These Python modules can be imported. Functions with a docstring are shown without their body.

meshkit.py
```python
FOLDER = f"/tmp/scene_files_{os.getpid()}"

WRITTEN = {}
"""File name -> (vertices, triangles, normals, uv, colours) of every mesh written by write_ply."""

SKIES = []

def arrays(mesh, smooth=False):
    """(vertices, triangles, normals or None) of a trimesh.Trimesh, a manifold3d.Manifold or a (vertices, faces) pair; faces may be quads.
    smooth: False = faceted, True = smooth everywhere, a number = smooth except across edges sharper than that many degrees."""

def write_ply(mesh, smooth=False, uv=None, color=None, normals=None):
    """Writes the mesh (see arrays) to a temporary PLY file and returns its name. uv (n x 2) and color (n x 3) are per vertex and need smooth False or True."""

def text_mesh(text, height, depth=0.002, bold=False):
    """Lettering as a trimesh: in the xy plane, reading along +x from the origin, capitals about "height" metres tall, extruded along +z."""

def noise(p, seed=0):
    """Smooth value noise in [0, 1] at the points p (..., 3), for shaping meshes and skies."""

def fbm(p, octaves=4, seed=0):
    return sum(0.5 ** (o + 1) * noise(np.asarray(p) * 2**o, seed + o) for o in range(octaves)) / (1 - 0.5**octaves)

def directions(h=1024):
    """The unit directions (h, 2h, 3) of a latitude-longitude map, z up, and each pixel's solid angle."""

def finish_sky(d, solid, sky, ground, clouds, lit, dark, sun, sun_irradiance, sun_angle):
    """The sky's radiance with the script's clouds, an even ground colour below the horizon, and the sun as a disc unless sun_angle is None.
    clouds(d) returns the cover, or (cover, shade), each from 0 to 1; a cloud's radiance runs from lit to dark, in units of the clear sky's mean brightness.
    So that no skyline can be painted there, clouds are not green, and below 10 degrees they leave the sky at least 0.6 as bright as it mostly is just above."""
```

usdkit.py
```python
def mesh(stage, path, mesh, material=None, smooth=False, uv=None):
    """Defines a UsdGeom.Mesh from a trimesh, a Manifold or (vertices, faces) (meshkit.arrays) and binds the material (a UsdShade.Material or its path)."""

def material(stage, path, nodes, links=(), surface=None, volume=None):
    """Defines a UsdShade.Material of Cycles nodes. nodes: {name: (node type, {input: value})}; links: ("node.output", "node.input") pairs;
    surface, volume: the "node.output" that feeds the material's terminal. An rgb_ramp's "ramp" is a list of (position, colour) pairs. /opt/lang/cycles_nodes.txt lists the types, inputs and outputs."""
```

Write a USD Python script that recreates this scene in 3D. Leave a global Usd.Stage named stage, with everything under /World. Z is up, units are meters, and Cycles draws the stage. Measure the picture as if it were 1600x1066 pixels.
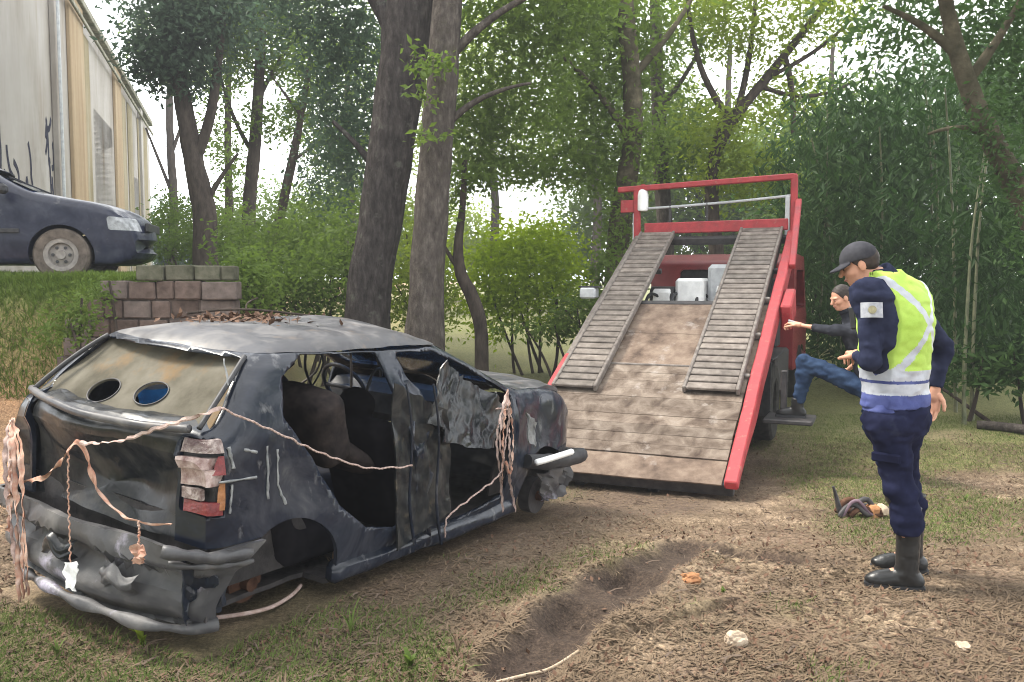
import math, numpy as np, trimesh, usdkit, meshkit
import manifold3d as m3
from shapely.geometry import Polygon
from scipy.interpolate import PchipInterpolator
from pxr import Gf, Sdf, Usd, UsdGeom, UsdLux, UsdShade, Vt

stage = Usd.Stage.CreateInMemory()
UsdGeom.SetStageUpAxis(stage, 'Z')
UsdGeom.SetStageMetersPerUnit(stage, 1.0)
stage.SetDefaultPrim(UsdGeom.Xform.Define(stage, '/World').GetPrim())
UsdGeom.Scope.Define(stage, '/World/Looks')

# ------------------------------------------------------------------ camera, sky, sun, exposure
CAM_H, PITCH, FPX = 1.60, 0.07, 1350.0
EXPOSURE = 1.42
SUN_ELEV, SUN_AZ = math.radians(54), math.radians(-72)      # azimuth = atan2(x, y) towards the sun
SKY, SUN = 0.14, 0.80
HAZE = 0.0011
cam = UsdGeom.Camera.Define(stage, '/World/camera')
cam.CreateHorizontalApertureAttr(36.0); cam.CreateVerticalApertureAttr(36.0 * 682 / 1024)
cam.CreateFocalLengthAttr(36.0 * FPX / 1600)
cam.CreateClippingRangeAttr(Gf.Vec2f(0.05, 2000.0))
cam.CreateExposureAttr(EXPOSURE)
cam.AddTranslateOp().Set(Gf.Vec3d(0, 0, CAM_H))
cam.AddRotateXOp().Set(90.0 - math.degrees(PITCH))

sky_mat = usdkit.material(stage, '/World/Looks/sky_light', {
    'sky': ('sky_texture', {'sky_type': 'single_scattering', 'sun_disc': False, 'sun_elevation': SUN_ELEV, 'sun_rotation': SUN_AZ}),
    'tc': ('texture_coordinate', {}),
    'n': ('noise_texture', {'scale': 2.2, 'detail': 5.0, 'roughness': 0.55}),
    'r': ('rgb_ramp', {'ramp': [(0.0, (.72, .72, .72)), (0.45, (.9, .9, .9)), (1.0, (1, 1, 1))]}),
    'v': ('rgb_ramp', {'ramp': [(0.25, (8.0, 8.2, 8.5)), (0.75, (12.0, 12.1, 12.2))]}),
    'm': ('mix_color', {}),
    'bg': ('background_shader', {'strength': SKY})},
    [('tc.generated', 'n.vector'), ('n.fac', 'r.fac'), ('n.fac', 'v.fac'), ('r.color', 'm.fac'), ('sky.color', 'm.a'), ('v.color', 'm.b'), ('m.result', 'bg.color')], surface='bg.background')
dome = UsdLux.DomeLight.Define(stage, '/World/sky')
dome.CreateIntensityAttr(1.0)
UsdShade.MaterialBindingAPI.Apply(dome.GetPrim()).Bind(sky_mat)
dome.GetPrim().SetCustomDataByKey('kind', 'structure')
sun = UsdLux.DistantLight.Define(stage, '/World/sun')
sun.CreateNormalizeAttr(True); sun.CreateIntensityAttr(SUN); sun.CreateAngleAttr(16.0); sun.CreateColorAttr(Gf.Vec3f(1.0, .94, .84))
sun.AddRotateZOp().Set(-math.degrees(SUN_AZ)); sun.AddRotateXOp().Set(-(90 - math.degrees(SUN_ELEV)))

# ------------------------------------------------------------------ helpers
RNG = np.random.default_rng(7)
USED = {}
def numbered(parent, name):
    k = USED.get((parent, name), 0); USED[(parent, name)] = k + 1
    return f'{parent}/{name}' if k == 0 else f'{parent}/{name}_{k:03d}'
def tag(prim, label=None, cat=None, group=None, kind=None):
    for k, v in (('label', label), ('category', cat), ('group', group), ('kind', kind)):
        if v: prim.SetCustomDataByKey(k, v)
    return prim
def obj(name, mesh, mat, parent=None, smooth=False, label=None, cat=None, group=None, kind=None):
    path = numbered(str(parent.GetPath()) if parent else '/World', name)
    if hasattr(mesh, 'is_empty') and not hasattr(mesh, 'faces') and mesh.is_empty(): return None
    m = usdkit.mesh(stage, path, mesh, mat, smooth)
    return tag(m.GetPrim(), label, cat, group, kind)
def thing(name, label, cat, loc=(0, 0, 0), rotz=0.0, group=None, matrix=None, parent=None):
    path = numbered(str(parent.GetPath()) if parent else '/World', name)
    x = UsdGeom.Xform.Define(stage, path)
    if matrix is not None:
        x.AddTransformOp().Set(Gf.Matrix4d(*np.asarray(matrix, float).T.ravel().tolist()))
    else:
        x.AddTranslateOp().Set(Gf.Vec3d(*map(float, loc)))
        if rotz: x.AddRotateZOp().Set(math.degrees(rotz))
    return tag(x.GetPrim(), label, cat, group)
def dup(src, loc, rotz=0, scale=1.0, label=None, cat=None, group=None):
    path = numbered('/World', src.GetName())
    x = UsdGeom.Xform.Define(stage, path)
    x.GetPrim().GetReferences().AddInternalReference(src.GetPath())
    x.ClearXformOpOrder()
    x.AddTranslateOp(opSuffix='at').Set(Gf.Vec3d(*map(float, loc))); x.AddRotateZOp(opSuffix='turn').Set(math.degrees(rotz)); x.AddScaleOp(opSuffix='size').Set(Gf.Vec3f(scale, scale, scale))
    x.GetPrim().SetInstanceable(True)
    return tag(x.GetPrim(), label, cat, group)
def at(px, py, d):
    """world point at forward distance y = d in the direction of the photo's pixel (1600 wide)"""
    a, b = (px - 800) / FPX, (533 - py) / FPX
    c, s = math.cos(PITCH), math.sin(PITCH)
    r = np.array([a, c + b * s, -s + b * c])
    return r * (d / r[1]) + [0, 0, CAM_H]
def smooth01(t):
    t = np.clip(t, 0, 1); return t * t * (3 - 2 * t)
def cat(ms): return trimesh.util.concatenate([m for m in ms if m is not None])
def box(lo, hi):
    lo, hi = np.array(lo, float), np.array(hi, float)
    b = trimesh.creation.box(hi - lo); b.apply_translation((lo + hi) / 2); return b
def rbox(lo, hi, r=0.01):
    """box with chamfered edges"""
    lo, hi = np.array(lo, float), np.array(hi, float); r = min(r, (hi - lo).min() * .45)
    pts = []
    for k in range(3):
        e = np.full(3, r); e[k] = 0
        for c in np.ndindex(2, 2, 2):
            c = np.array(c); pts.append(np.where(c, hi - e, lo + e))
    h = m3.Manifold.hull_points(np.array(pts))
    v, f, _ = meshkit.arrays(h); return trimesh.Trimesh(v, f, process=False)
def tube(points, radii, sides=8, cap=True):
    p = np.asarray(points, float); n = len(p); r = np.broadcast_to(np.asarray(radii, float), (n,))
    t = np.gradient(p, axis=0); t /= np.linalg.norm(t, axis=1, keepdims=True) + 1e-12
    a = np.cross(t[0], [0, 0, 1.0] if abs(t[0, 2]) < .9 else [1.0, 0, 0]); a /= np.linalg.norm(a)
    A = []
    for i in range(n):
        a = a - t[i] * (a @ t[i]); a /= np.linalg.norm(a) + 1e-12; A.append(a)
    A = np.array(A); B = np.cross(t, A); ang = np.arange(sides) * 2 * np.pi / sides
    v = (p[:, None] + r[:, None, None] * (np.cos(ang)[None, :, None] * A[:, None] + np.sin(ang)[None, :, None] * B[:, None])).reshape(-1, 3)
    i, j = np.meshgrid(np.arange(n - 1), np.arange(sides), indexing='ij')
    q = np.stack([i * sides + j, i * sides + (j + 1) % sides, (i + 1) * sides + (j + 1) % sides, (i + 1) * sides + j], -1).reshape(-1, 4)
    f = np.vstack([q[:, [0, 1, 2]], q[:, [0, 2, 3]]])
    if cap:
        v = np.vstack([v, p[0], p[-1]]); c0, c1 = n * sides, n * sides + 1; j = np.arange(sides)
        f = np.vstack([f, np.stack([np.full(sides, c0), (j + 1) % sides, j], 1), np.stack([np.full(sides, c1), (n - 1) * sides + j, (n - 1) * sides + (j + 1) % sides], 1)])
    return trimesh.Trimesh(v, f, process=False)
def curve(points, n=12):
    p = np.asarray(points, float)
    if len(p) < 3: return p[0] + (p[1] - p[0]) * np.linspace(0, 1, n)[:, None]
    s = np.r_[0, np.cumsum(np.linalg.norm(np.diff(p, axis=0), axis=1))]
    return PchipInterpolator(s, p)(np.linspace(0, s[-1], n))
def bar(a, b, w, h=None, up=(0, 0, 1)):
    """rectangular bar from a to b"""
    a, b, up = np.asarray(a, float), np.asarray(b, float), np.asarray(up, float); h = h or w
    L = np.linalg.norm(b - a); x = (b - a) / L
    y = np.cross(up, x); y /= np.linalg.norm(y) + 1e-12; z = np.cross(x, y)
    m = rbox((0, -w / 2, -h / 2), (L, w / 2, h / 2), min(w, h) * .14)
    T = np.eye(4); T[:3, 0], T[:3, 1], T[:3, 2], T[:3, 3] = x, y, z, a
    m.apply_transform(T); return m
def cyl(a, b, r, r2=None, sides=24):
    return tube([a, b], [r, r if r2 is None else r2], sides)
def tm(man):
    v, f, _ = meshkit.arrays(man); return trimesh.Trimesh(v, f, process=False)
def man(t):
    return m3.Manifold(m3.Mesh(np.asarray(t.vertices, np.float32), np.asarray(t.faces, np.uint32)))
def prism(poly, lo, hi, axis='y'):
    """polygon extruded between lo and hi along an axis; poly in (x,z) for y, (x,y) for z, (y,z) for x"""
    p = Polygon(poly).buffer(0)
    cs = m3.CrossSection([np.array(p.exterior.coords)[:-1] if p.exterior.is_ccw else np.array(p.exterior.coords)[:-1][::-1]])
    e = m3.Manifold.extrude(cs, hi - lo).translate((0, 0, lo))
    if axis == 'z': return e
    if axis == 'y': return e.transform(np.array([[1, 0, 0, 0], [0, 0, 1, 0], [0, 1, 0, 0]], float))
    return e.transform(np.array([[0, 0, 1, 0], [1, 0, 0, 0], [0, 1, 0, 0]], float))
def rounded(poly, r):
    p = Polygon(poly).buffer(0).buffer(-r).buffer(r, quad_segs=5); return list(p.exterior.coords)[:-1]
def surface_net(F, lo, h):
    """closed surface F = 0 (F < 0 inside) on a grid -> trimesh"""
    nx, ny, nz = F.shape; S = F < 0
    corners = list(np.ndindex(2, 2, 2)); c = lambda A, o: A[o[0]:nx - 1 + o[0], o[1]:ny - 1 + o[1], o[2]:nz - 1 + o[2]]
    cnt = sum(c(S, o).astype(np.int8) for o in corners); act = (cnt > 0) & (cnt < 8)
    idx = -np.ones(act.shape, np.int64); ijk = np.argwhere(act); idx[act] = np.arange(len(ijk))
    acc, num = np.zeros((len(ijk), 3)), np.zeros(len(ijk))
    for o in corners:
        for k in range(3):
            if o[k]: continue
            o2 = list(o); o2[k] = 1
            a, b = c(F, o)[act], c(F, o2)[act]; x = (a < 0) != (b < 0)
            t = np.where(x, a / np.where(x, a - b, 1), 0); p = np.tile(np.array(o, float), (len(a), 1)); p[:, k] += t
            acc += p * x[:, None]; num += x
    V = (acc / num[:, None] + ijk) * h + lo
    faces = []
    for k in range(3):
        a1, a2 = (k + 1) % 3, (k + 2) % 3
        sl = [slice(None)] * 3; sl[k] = slice(0, -1); s2 = list(sl); s2[k] = slice(1, None)
        x = S[tuple(sl)] != S[tuple(s2)]; e = np.argwhere(x); e = e[(e[:, a1] > 0) & (e[:, a2] > 0) & (e[:, a1] < F.shape[a1] - 1) & (e[:, a2] < F.shape[a2] - 1)]
        ins = S[tuple(e.T)]; q = []
        for d1, d2 in ((-1, -1), (0, -1), (0, 0), (-1, 0)):
            g = e.copy(); g[:, a1] += d1; g[:, a2] += d2; q.append(idx[tuple(g.T)])
        q = np.stack(q, 1); q[~ins] = q[~ins][:, ::-1]; faces.append(q)
    q = np.vstack(faces); return trimesh.Trimesh(V, np.vstack([q[:, [0, 1, 2]], q[:, [0, 2, 3]]]), process=False)
def sdf_mesh(fn, lo, hi, h):
    lo, hi = np.array(lo, float), np.array(hi, float); n = np.ceil((hi - lo) / h).astype(int) + 1
    g = np.stack(np.meshgrid(*[lo[k] + np.arange(n[k]) * h for k in range(3)], indexing='ij'), -1)
    return surface_net(fn(g), lo, h)
def s_cone(p, a, b, ra, rb):
    a, b = np.asarray(a, float), np.asarray(b, float); ab = b - a
    t = np.clip(((p - a) @ ab) / (ab @ ab + 1e-12), 0, 1)
    return np.linalg.norm(p - a - t[..., None] * ab, axis=-1) - (ra + (rb - ra) * t)
def s_ell(p, c, r, M=None):
    q = p - np.asarray(c, float)
    if M is not None: q = q @ M
    r = np.asarray(r, float); k = np.linalg.norm(q / r, axis=-1); return (k - 1) * r.min() * .5 + (k - 1) * np.linalg.norm(q, axis=-1) / np.maximum(k, 1e-6) * .5
def smin(a, b, k):
    h = np.clip(.5 + .5 * (b - a) / k, 0, 1); return b * (1 - h) + a * h - k * h * (1 - h)

# ------------------------------------------------------------------ materials
def M(name, stops, scale=6.0, detail=6.0, rough=.7, rough2=None, bump=0.0, bscale=None, metallic=0.0, stretch=(1, 1, 1), dist=0.0, rand=0.0, extra=None, spec=None):
    nodes = {'g': ('geometry', {}), 'mp': ('mapping', {'scale': stretch}), 'n': ('noise_texture', {'scale': scale, 'detail': detail, 'roughness': .62, 'distortion': dist}),
             'r': ('rgb_ramp', {'ramp': stops}), 'p': ('principled_bsdf', {'roughness': rough, 'metallic': metallic})}
    if spec is None: spec = .02 if rough >= .9 else .12 if rough >= .75 else (.3 if rough >= .5 else .5)
    if spec is not None: nodes['p'][1]['specular_ior_level'] = spec
    links = [('g.position', 'mp.vector'), ('mp.vector', 'n.vector'), ('n.fac', 'r.fac')]
    last = 'r.color'
    if rand:
        nodes['h'] = ('hsv', {}); nodes['rr'] = ('map_range', {'to_min': 1 - rand, 'to_max': 1 + rand}); nodes['oi'] = ('object_info', {})
        links += [('oi.random', 'rr.value'), ('rr.result', 'h.value'), (last, 'h.color')]; last = 'h.color'
    if extra:     # second layer: (stops-free) colour, scale, lo, hi
        col, es, lo, hi = extra[:4]; est = extra[4] if len(extra) > 4 else (1, 1, 1)
        nodes['mp2'] = ('mapping', {'scale': est, 'location': (3.7, 1.3, 8.1)}); nodes['n2'] = ('noise_texture', {'scale': es, 'detail': 7.0, 'roughness': .65})
        nodes['mr'] = ('map_range', {'from_min': lo, 'from_max': hi, 'clamp': True}); nodes['mx'] = ('mix_color', {'b': col})
        links += [('g.position', 'mp2.vector'), ('mp2.vector', 'n2.vector'), ('n2.fac', 'mr.value'), ('mr.result', 'mx.fac'), (last, 'mx.a')]; last = 'mx.result'
    links.append((last, 'p.base_color'))
    if rough2 is not None:
        nodes['mr2'] = ('map_range', {'from_min': .35, 'from_max': .65, 'to_min': rough, 'to_max': rough2, 'clamp': True}); links += [('n.fac', 'mr2.value'), ('mr2.result', 'p.roughness')]
    if bump:
        nodes['nb'] = ('noise_texture', {'scale': bscale or scale * 3, 'detail': 6.0, 'roughness': .6}); nodes['b'] = ('bump', {'strength': 1.0, 'distance': bump})
        links += [('mp.vector', 'nb.vector'), ('nb.fac', 'b.height'), ('b.normal', 'p.normal')]
    return usdkit.material(stage, f'/World/Looks/{name}', nodes, links, surface='p.BSDF')
def leaf_mat(name, stops, trans=.35, rough=.55):
    nodes = {'g': ('geometry', {}), 'r': ('rgb_ramp', {'ramp': stops}), 'p': ('principled_bsdf', {'roughness': rough, 'specular_ior_level': .10}), 't': ('translucent_bsdf', {}), 'h': ('hsv', {'saturation': 1.1, 'value': 1.25}), 'm': ('mix_closure', {'fac': trans})}
    return usdkit.material(stage, f'/World/Looks/{name}', nodes, [('g.random_per_island', 'r.fac'), ('r.color', 'p.base_color'), ('r.color', 'h.color'), ('h.color', 't.color'), ('p.BSDF', 'm.closure1'), ('t.BSDF', 'm.closure2')], surface='m.closure')
def pane_mat(name, tint=(.8, .85, .9)):
    nodes = {'f': ('fresnel', {'IOR': 1.5}), 't': ('transparent_bsdf', {'color': tint}), 'g': ('glossy_bsdf', {'color': (.9, .95, 1.0), 'roughness': .06}), 'm': ('mix_closure', {})}
    return usdkit.material(stage, f'/World/Looks/{name}', nodes, [('f.fac', 'm.fac'), ('t.BSDF', 'm.closure1'), ('g.BSDF', 'm.closure2')], surface='m.closure')

mat_red = M('red_paint', [(.3, (.17, .010, .013)), (.55, (.27, .018, .023)), (.75, (.30, .045, .045))], 7, rough=.45, rough2=.7, bump=.002, extra=((.20, .10, .07), 14, .60, .72))
mat_deck = M('deck_steel', [(.3, (.05, .034, .026)), (.5, (.125, .09, .068)), (.70, (.20, .155, .12))], 4.5, rough=.75, bump=.003, bscale=40, extra=((.30, .275, .255), 2.4, .60, .76))
mat_slat = M('ramp_steel', [(.3, (.060, .048, .040)), (.55, (.125, .105, .09)), (.75, (.19, .165, .145))], 9, rough=.6, bump=.002, bscale=50, rand=.22)
mat_rail = M('ramp_edge_steel', [(.3, (.06, .048, .042)), (.7, (.17, .148, .13))], 14, rough=.55, bump=.002)
mat_dark = M('greasy_dark_steel', [(.3, (.012, .012, .013)), (.7, (.045, .04, .04))], 11, rough=.5, bump=.003)
mat_rubber = M('tyre_rubber', [(.3, (.012, .012, .012)), (.7, (.04, .037, .033))], 20, rough=.85, bump=.002)
mat_grey = M('grey_painted_steel', [(.3, (.26, .27, .28)), (.7, (.42, .43, .44))], 8, rough=.5, bump=.001)
mat_white = M('white_plastic', [(.3, (.55, .55, .55)), (.7, (.78, .78, .77))], 8, rough=.5)
mat_black = M('black_plastic', [(.3, (.010, .010, .012)), (.7, (.03, .03, .032))], 20, rough=.55)

# ------------------------------------------------------------------ ground
def gnoise(x, y, s, seed=0, o=4):
    return meshkit.fbm(np.stack([np.asarray(x, float) * s, np.asarray(y, float) * s, np.full(np.shape(x), .37)], -1), o, seed) - .5
def seg_dist(x, y, a, b):
    ax, ay = a; bx, by = b; L2 = (bx - ax) ** 2 + (by - ay) ** 2
    t = np.clip(((x - ax) * (bx - ax) + (y - ay) * (by - ay)) / L2, 0, 1)
    return np.hypot(x - ax - t * (bx - ax), y - ay - t * (by - ay)), t
GP = lambda px, py: at(px, py, CAM_H / ((py - 428) / FPX))[:2]       # ground point under a pixel (level ground)
RUTS = [(GP(1075, 845), GP(985, 905), .17), (GP(985, 905), GP(905, 960), .21), (GP(905, 960), GP(800, 1060), .17), (GP(1330, 885), GP(1130, 860), .12), (GP(1140, 950), GP(1000, 1000), .05)]
def emb(x, y):
    yf = np.interp(x, [-9, -5.6, -4.7, -4.3, -3.6, -2.8], [8.2, 8.45, 8.65, 8.95, 9.10, 9.13])
    sw = np.interp(x, [-6, -4.9, -4.35, -4.1], [1.25, 1.15, .5, .10])
    xr = np.interp(y, [9, 11, 14, 20, 30], [-2.98, -3.0, -3.3, -5.0, -8.0])
    rw = np.interp(y, [9.4, 11, 16, 25], [.10, .6, 1.6, 2.5])
    return smooth01((y - yf + .25 * gnoise(x, y, 1.4, 5)) / sw) * smooth01((xr - x) / rw)
def ground(x, y, fine=True):
    x, y = np.asarray(x, float), np.asarray(y, float)
    base = np.interp(y, [0, 4.6, 5.4, 6.2, 7.2, 8.5, 10, 12, 16, 25, 60, 300], [0, 0, -.06, -.14, -.24, -.29, -.17, -.08, .1, .3, .6, 1.0])
    base = np.where(base < 0, base * smooth01((x + 2.4) / 2.2), base)
    base += .03 * smooth01((x - 1.0) / 1.5) * smooth01((5.6 - y) / 1.0)
    e = emb(x, y)
    z = base * (1 - e) + (1.60 + .04 * gnoise(x, y, .8, 3) * 2) * e
    if fine:
        z = z + .05 * gnoise(x, y, 1.6, 1) + .035 * gnoise(x, y, 7, 2)
        for a, b, w in RUTS:
            d, t = seg_dist(x, y, a, b); d = d + .07 * gnoise(x, y, 5, 9)
            z = z - .055 * smooth01(1.25 - d / w) + .03 * np.exp(-((d - w * 1.25) / .06) ** 2)
    return z
def axis(a, b, step, lo, hi, grow=1.09):
    c = list(np.arange(a, b, step)); s = step
    while c[-1] < hi: s *= grow; c.append(c[-1] + s)
    s = step
    while c[0] > lo: s *= grow; c.insert(0, c[0] - s)
    return np.array(c)
gx, gy = axis(-6.2, 5.2, .04, -320, 320), axis(2.3, 9.4, .032, -60, 420, 1.06)
X, Y = np.meshgrid(gx, gy, indexing='ij')
Z = ground(X, Y)
nx, ny = X.shape; i, j = np.meshgrid(np.arange(nx - 1), np.arange(ny - 1), indexing='ij'); k = (i * ny + j).ravel()
gq = np.stack([k, k + ny, k + ny + 1, k + 1], 1)
gv = np.stack([X, Y, Z], -1).reshape(-1, 3)
def soil_masks(x, y):
    rut = np.zeros(np.shape(x))
    for a, b, w in RUTS:
        d, t = seg_dist(x, y, a, b); rut = np.maximum(rut, smooth01((w * 1.3 - d + .16 * gnoise(x, y, 4, 11) + .05 * gnoise(x, y, 18, 12)) / .10))
    cd, _ = seg_dist(x, y, (-1.2, 4.1), (.1, 7.0)); rut = np.maximum(rut, .55 * smooth01((1.05 - cd + .5 * gnoise(x, y, 3, 13)) / .35))  # dark soil tone also spread along the wreck footprint
    td, _ = seg_dist(x, y, (1.0, 7.2), (3.2, 11.5)); rut = np.maximum(rut, .6 * smooth01((1.2 - td + .5 * gnoise(x, y, 3, 14)) / .5))  # and along the strip below the truck deck
    green = smooth01((gnoise(x, y, .9, 21) * 2.2 + .0 + .75 * smooth01((4.3 - y) / 1.0) * smooth01((.1 - x) / .8) + .42 * smooth01((x - 1.6) / 1.2) * smooth01((y - 4.6) / 1.6) + .25 * smooth01((y - 7.5) / 3)) / .55)
    e = emb(x, y)
    return rut * (1 - e), green * (1 - rut * .8), e
rut, green, em = soil_masks(X, Y)
slope = smooth01((Z - .1) / .25) * smooth01((1.45 - Z) / .2) * (Y > 7) * (X < -2.5)
straw = np.array([.26, .195, .135]); earth = np.array([.155, .108, .078]); dark_soil = np.array([.034, .024, .020]); grn = np.array([.135, .145, .050]); orange = np.array([.42, .26, .15])
mixn = smooth01(gnoise(X, Y, 2.3, 31) * 2.4 + .5)
col = straw * (1 - mixn[..., None]) + earth * mixn[..., None]
def lerp(a, b, w): return a * (1 - w[..., None]) + b * w[..., None]
col = lerp(col, grn, green * .75); col = lerp(col, dark_soil, rut * .9)
egr = smooth01(gnoise(X, Y, 1.2, 41) * 2 + .75 + .4 * (X > -5.3))
col = lerp(col, lerp(np.broadcast_to(np.array([.32, .24, .13]), col.shape), np.broadcast_to(np.array([.10, .17, .035]), col.shape), egr), em * (Z > 1.3))
col = lerp(col, lerp(np.broadcast_to(orange, col.shape), np.broadcast_to(np.array([.13, .145, .05]), col.shape), smooth01((Z - .35 + gnoise(X, Y, 2, 44)) / .4) * smooth01((X + 6.6) / .9)), slope)
col = lerp(col, np.broadcast_to(np.array([.36, .22, .13]), col.shape), smooth01((-2.7 - X) / .7) * smooth01((Y - 5.0) / 1.2) * (1 - em) * .8)
col = lerp(col, np.broadcast_to(np.array([.115, .12, .05]), col.shape), smooth01((Y - 9.3 + gnoise(X, Y, 1.1, 48) * 2) / 1.2) * (1 - em) * .85)
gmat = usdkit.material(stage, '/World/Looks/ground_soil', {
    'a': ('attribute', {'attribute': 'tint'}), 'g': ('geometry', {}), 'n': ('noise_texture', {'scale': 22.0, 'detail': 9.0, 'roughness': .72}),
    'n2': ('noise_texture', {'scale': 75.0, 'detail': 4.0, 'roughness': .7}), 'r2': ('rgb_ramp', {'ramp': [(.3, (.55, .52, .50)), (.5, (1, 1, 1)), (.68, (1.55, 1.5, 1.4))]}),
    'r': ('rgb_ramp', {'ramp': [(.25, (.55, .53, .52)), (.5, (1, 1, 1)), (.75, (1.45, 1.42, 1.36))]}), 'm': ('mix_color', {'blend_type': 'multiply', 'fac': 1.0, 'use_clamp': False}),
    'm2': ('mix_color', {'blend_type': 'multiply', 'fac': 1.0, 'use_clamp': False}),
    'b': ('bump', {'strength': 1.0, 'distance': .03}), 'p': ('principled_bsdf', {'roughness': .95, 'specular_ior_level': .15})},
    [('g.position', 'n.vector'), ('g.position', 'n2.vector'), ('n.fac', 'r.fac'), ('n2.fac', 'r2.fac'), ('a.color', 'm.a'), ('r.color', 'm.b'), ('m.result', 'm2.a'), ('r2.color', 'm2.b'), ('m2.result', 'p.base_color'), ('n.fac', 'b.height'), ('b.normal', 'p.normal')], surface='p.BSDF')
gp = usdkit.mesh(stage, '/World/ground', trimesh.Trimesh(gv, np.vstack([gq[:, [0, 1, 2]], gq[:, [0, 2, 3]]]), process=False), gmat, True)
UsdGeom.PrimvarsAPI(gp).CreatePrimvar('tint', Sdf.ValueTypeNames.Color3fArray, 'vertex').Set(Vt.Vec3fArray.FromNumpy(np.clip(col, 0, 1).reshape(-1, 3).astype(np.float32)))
tag(gp.GetPrim(), 'trampled ground of brown earth, dry clippings and thin grass', kind='structure')

# ------------------------------------------------------------------ old warehouse wall on the left
d_w = np.array([-.2984, .9545, 0.0]); n_w = np.array([.9545, .2984, 0.0])      # along the wall (away), and out of it towards the yard
W0 = np.array([-10.37, 17.5, 1.45])
def wp(s, h, o=0.0): return W0 + d_w * s + n_w * o + np.array([0, 0, h])
mat_plaster = M('stained_plaster', [(.3, (.215, .19, .165)), (.5, (.295, .272, .246)), (.7, (.345, .325, .305))], .8, rough=.9, bump=.004, bscale=18, stretch=(.9, .9, .35), extra=((.20, .15, .10), 1.2, .56, .78, (1.1, 1.1, .14)))
mat_ochre = M('ochre_plaster', [(.3, (.22, .155, .095)), (.55, (.29, .22, .14)), (.75, (.35, .29, .21))], 1.2, rough=.9, bump=.004, stretch=(1.5, 1.5, .15))
mat_moss = M('mossy_concrete', [(.3, (.10, .10, .07)), (.5, (.20, .19, .15)), (.7, (.34, .31, .27))], 4, rough=.95, bump=.01)
mat_opening = M('dark_opening', [(.3, (.012, .014, .016)), (.7, (.035, .037, .04))], 5, rough=.95, spec=0.0)  # near-black sheet colour stands for the shade inside the openings
mat_spray = M('spray_paint', [(.3, (.02, .02, .03)), (.7, (.06, .06, .08))], 12, rough=.9, spec=0.0)
def wbox(s0, s1, h0, h1, o0, o1):
    b = rbox((s0, o0, h0), (s1, o1, h1), .02)
    T = np.eye(4); T[:3, 0], T[:3, 1], T[:3, 2], T[:3, 3] = d_w, n_w, (0, 0, 1), W0
    b.apply_transform(T)
    if np.linalg.det(T[:3, :3]) < 0: b.invert()
    return b
warehouse = thing('warehouse', 'tall old warehouse with stained beige plaster and ochre pilasters behind the parked car', 'building')
WH = 8.6
ops = [(12.9, 17.4, .2, 6.0), (24.0, 26.0, 2.2, 5.0)]
cut = man(wbox(-9, 32, -.5, WH, -.5, 0))
for s0, s1, h0, h1 in ops: cut = cut - man(wbox(s0, s1, h0, h1, -.3, .2))
obj('wall', tm(cut), mat_plaster, warehouse)
for s0, s1 in ((-5.2, -4.7), (5.9, 6.1), (8.3, 10.6), (17.8, 19.6), (26.6, 27.4)):
    obj('pilaster', wbox(s0, s1, -.3, WH - .02, .003, .16 if s1 - s0 < .8 else .12), mat_ochre if s1 - s0 > 1.0 else mat_plaster, warehouse)
obj('coping', wbox(-9.1, 32.1, WH, WH + .22, -.6, .22), mat_moss, warehouse)
obj('cornice', wbox(-9.0, 32.0, WH - .55, WH - .42, .18, .26), mat_moss, warehouse)
obj('downpipe', cyl(wp(6.45, -.2, .10), wp(6.45, WH - .6, .10), .08, sides=10), mat_grey, warehouse)
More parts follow.
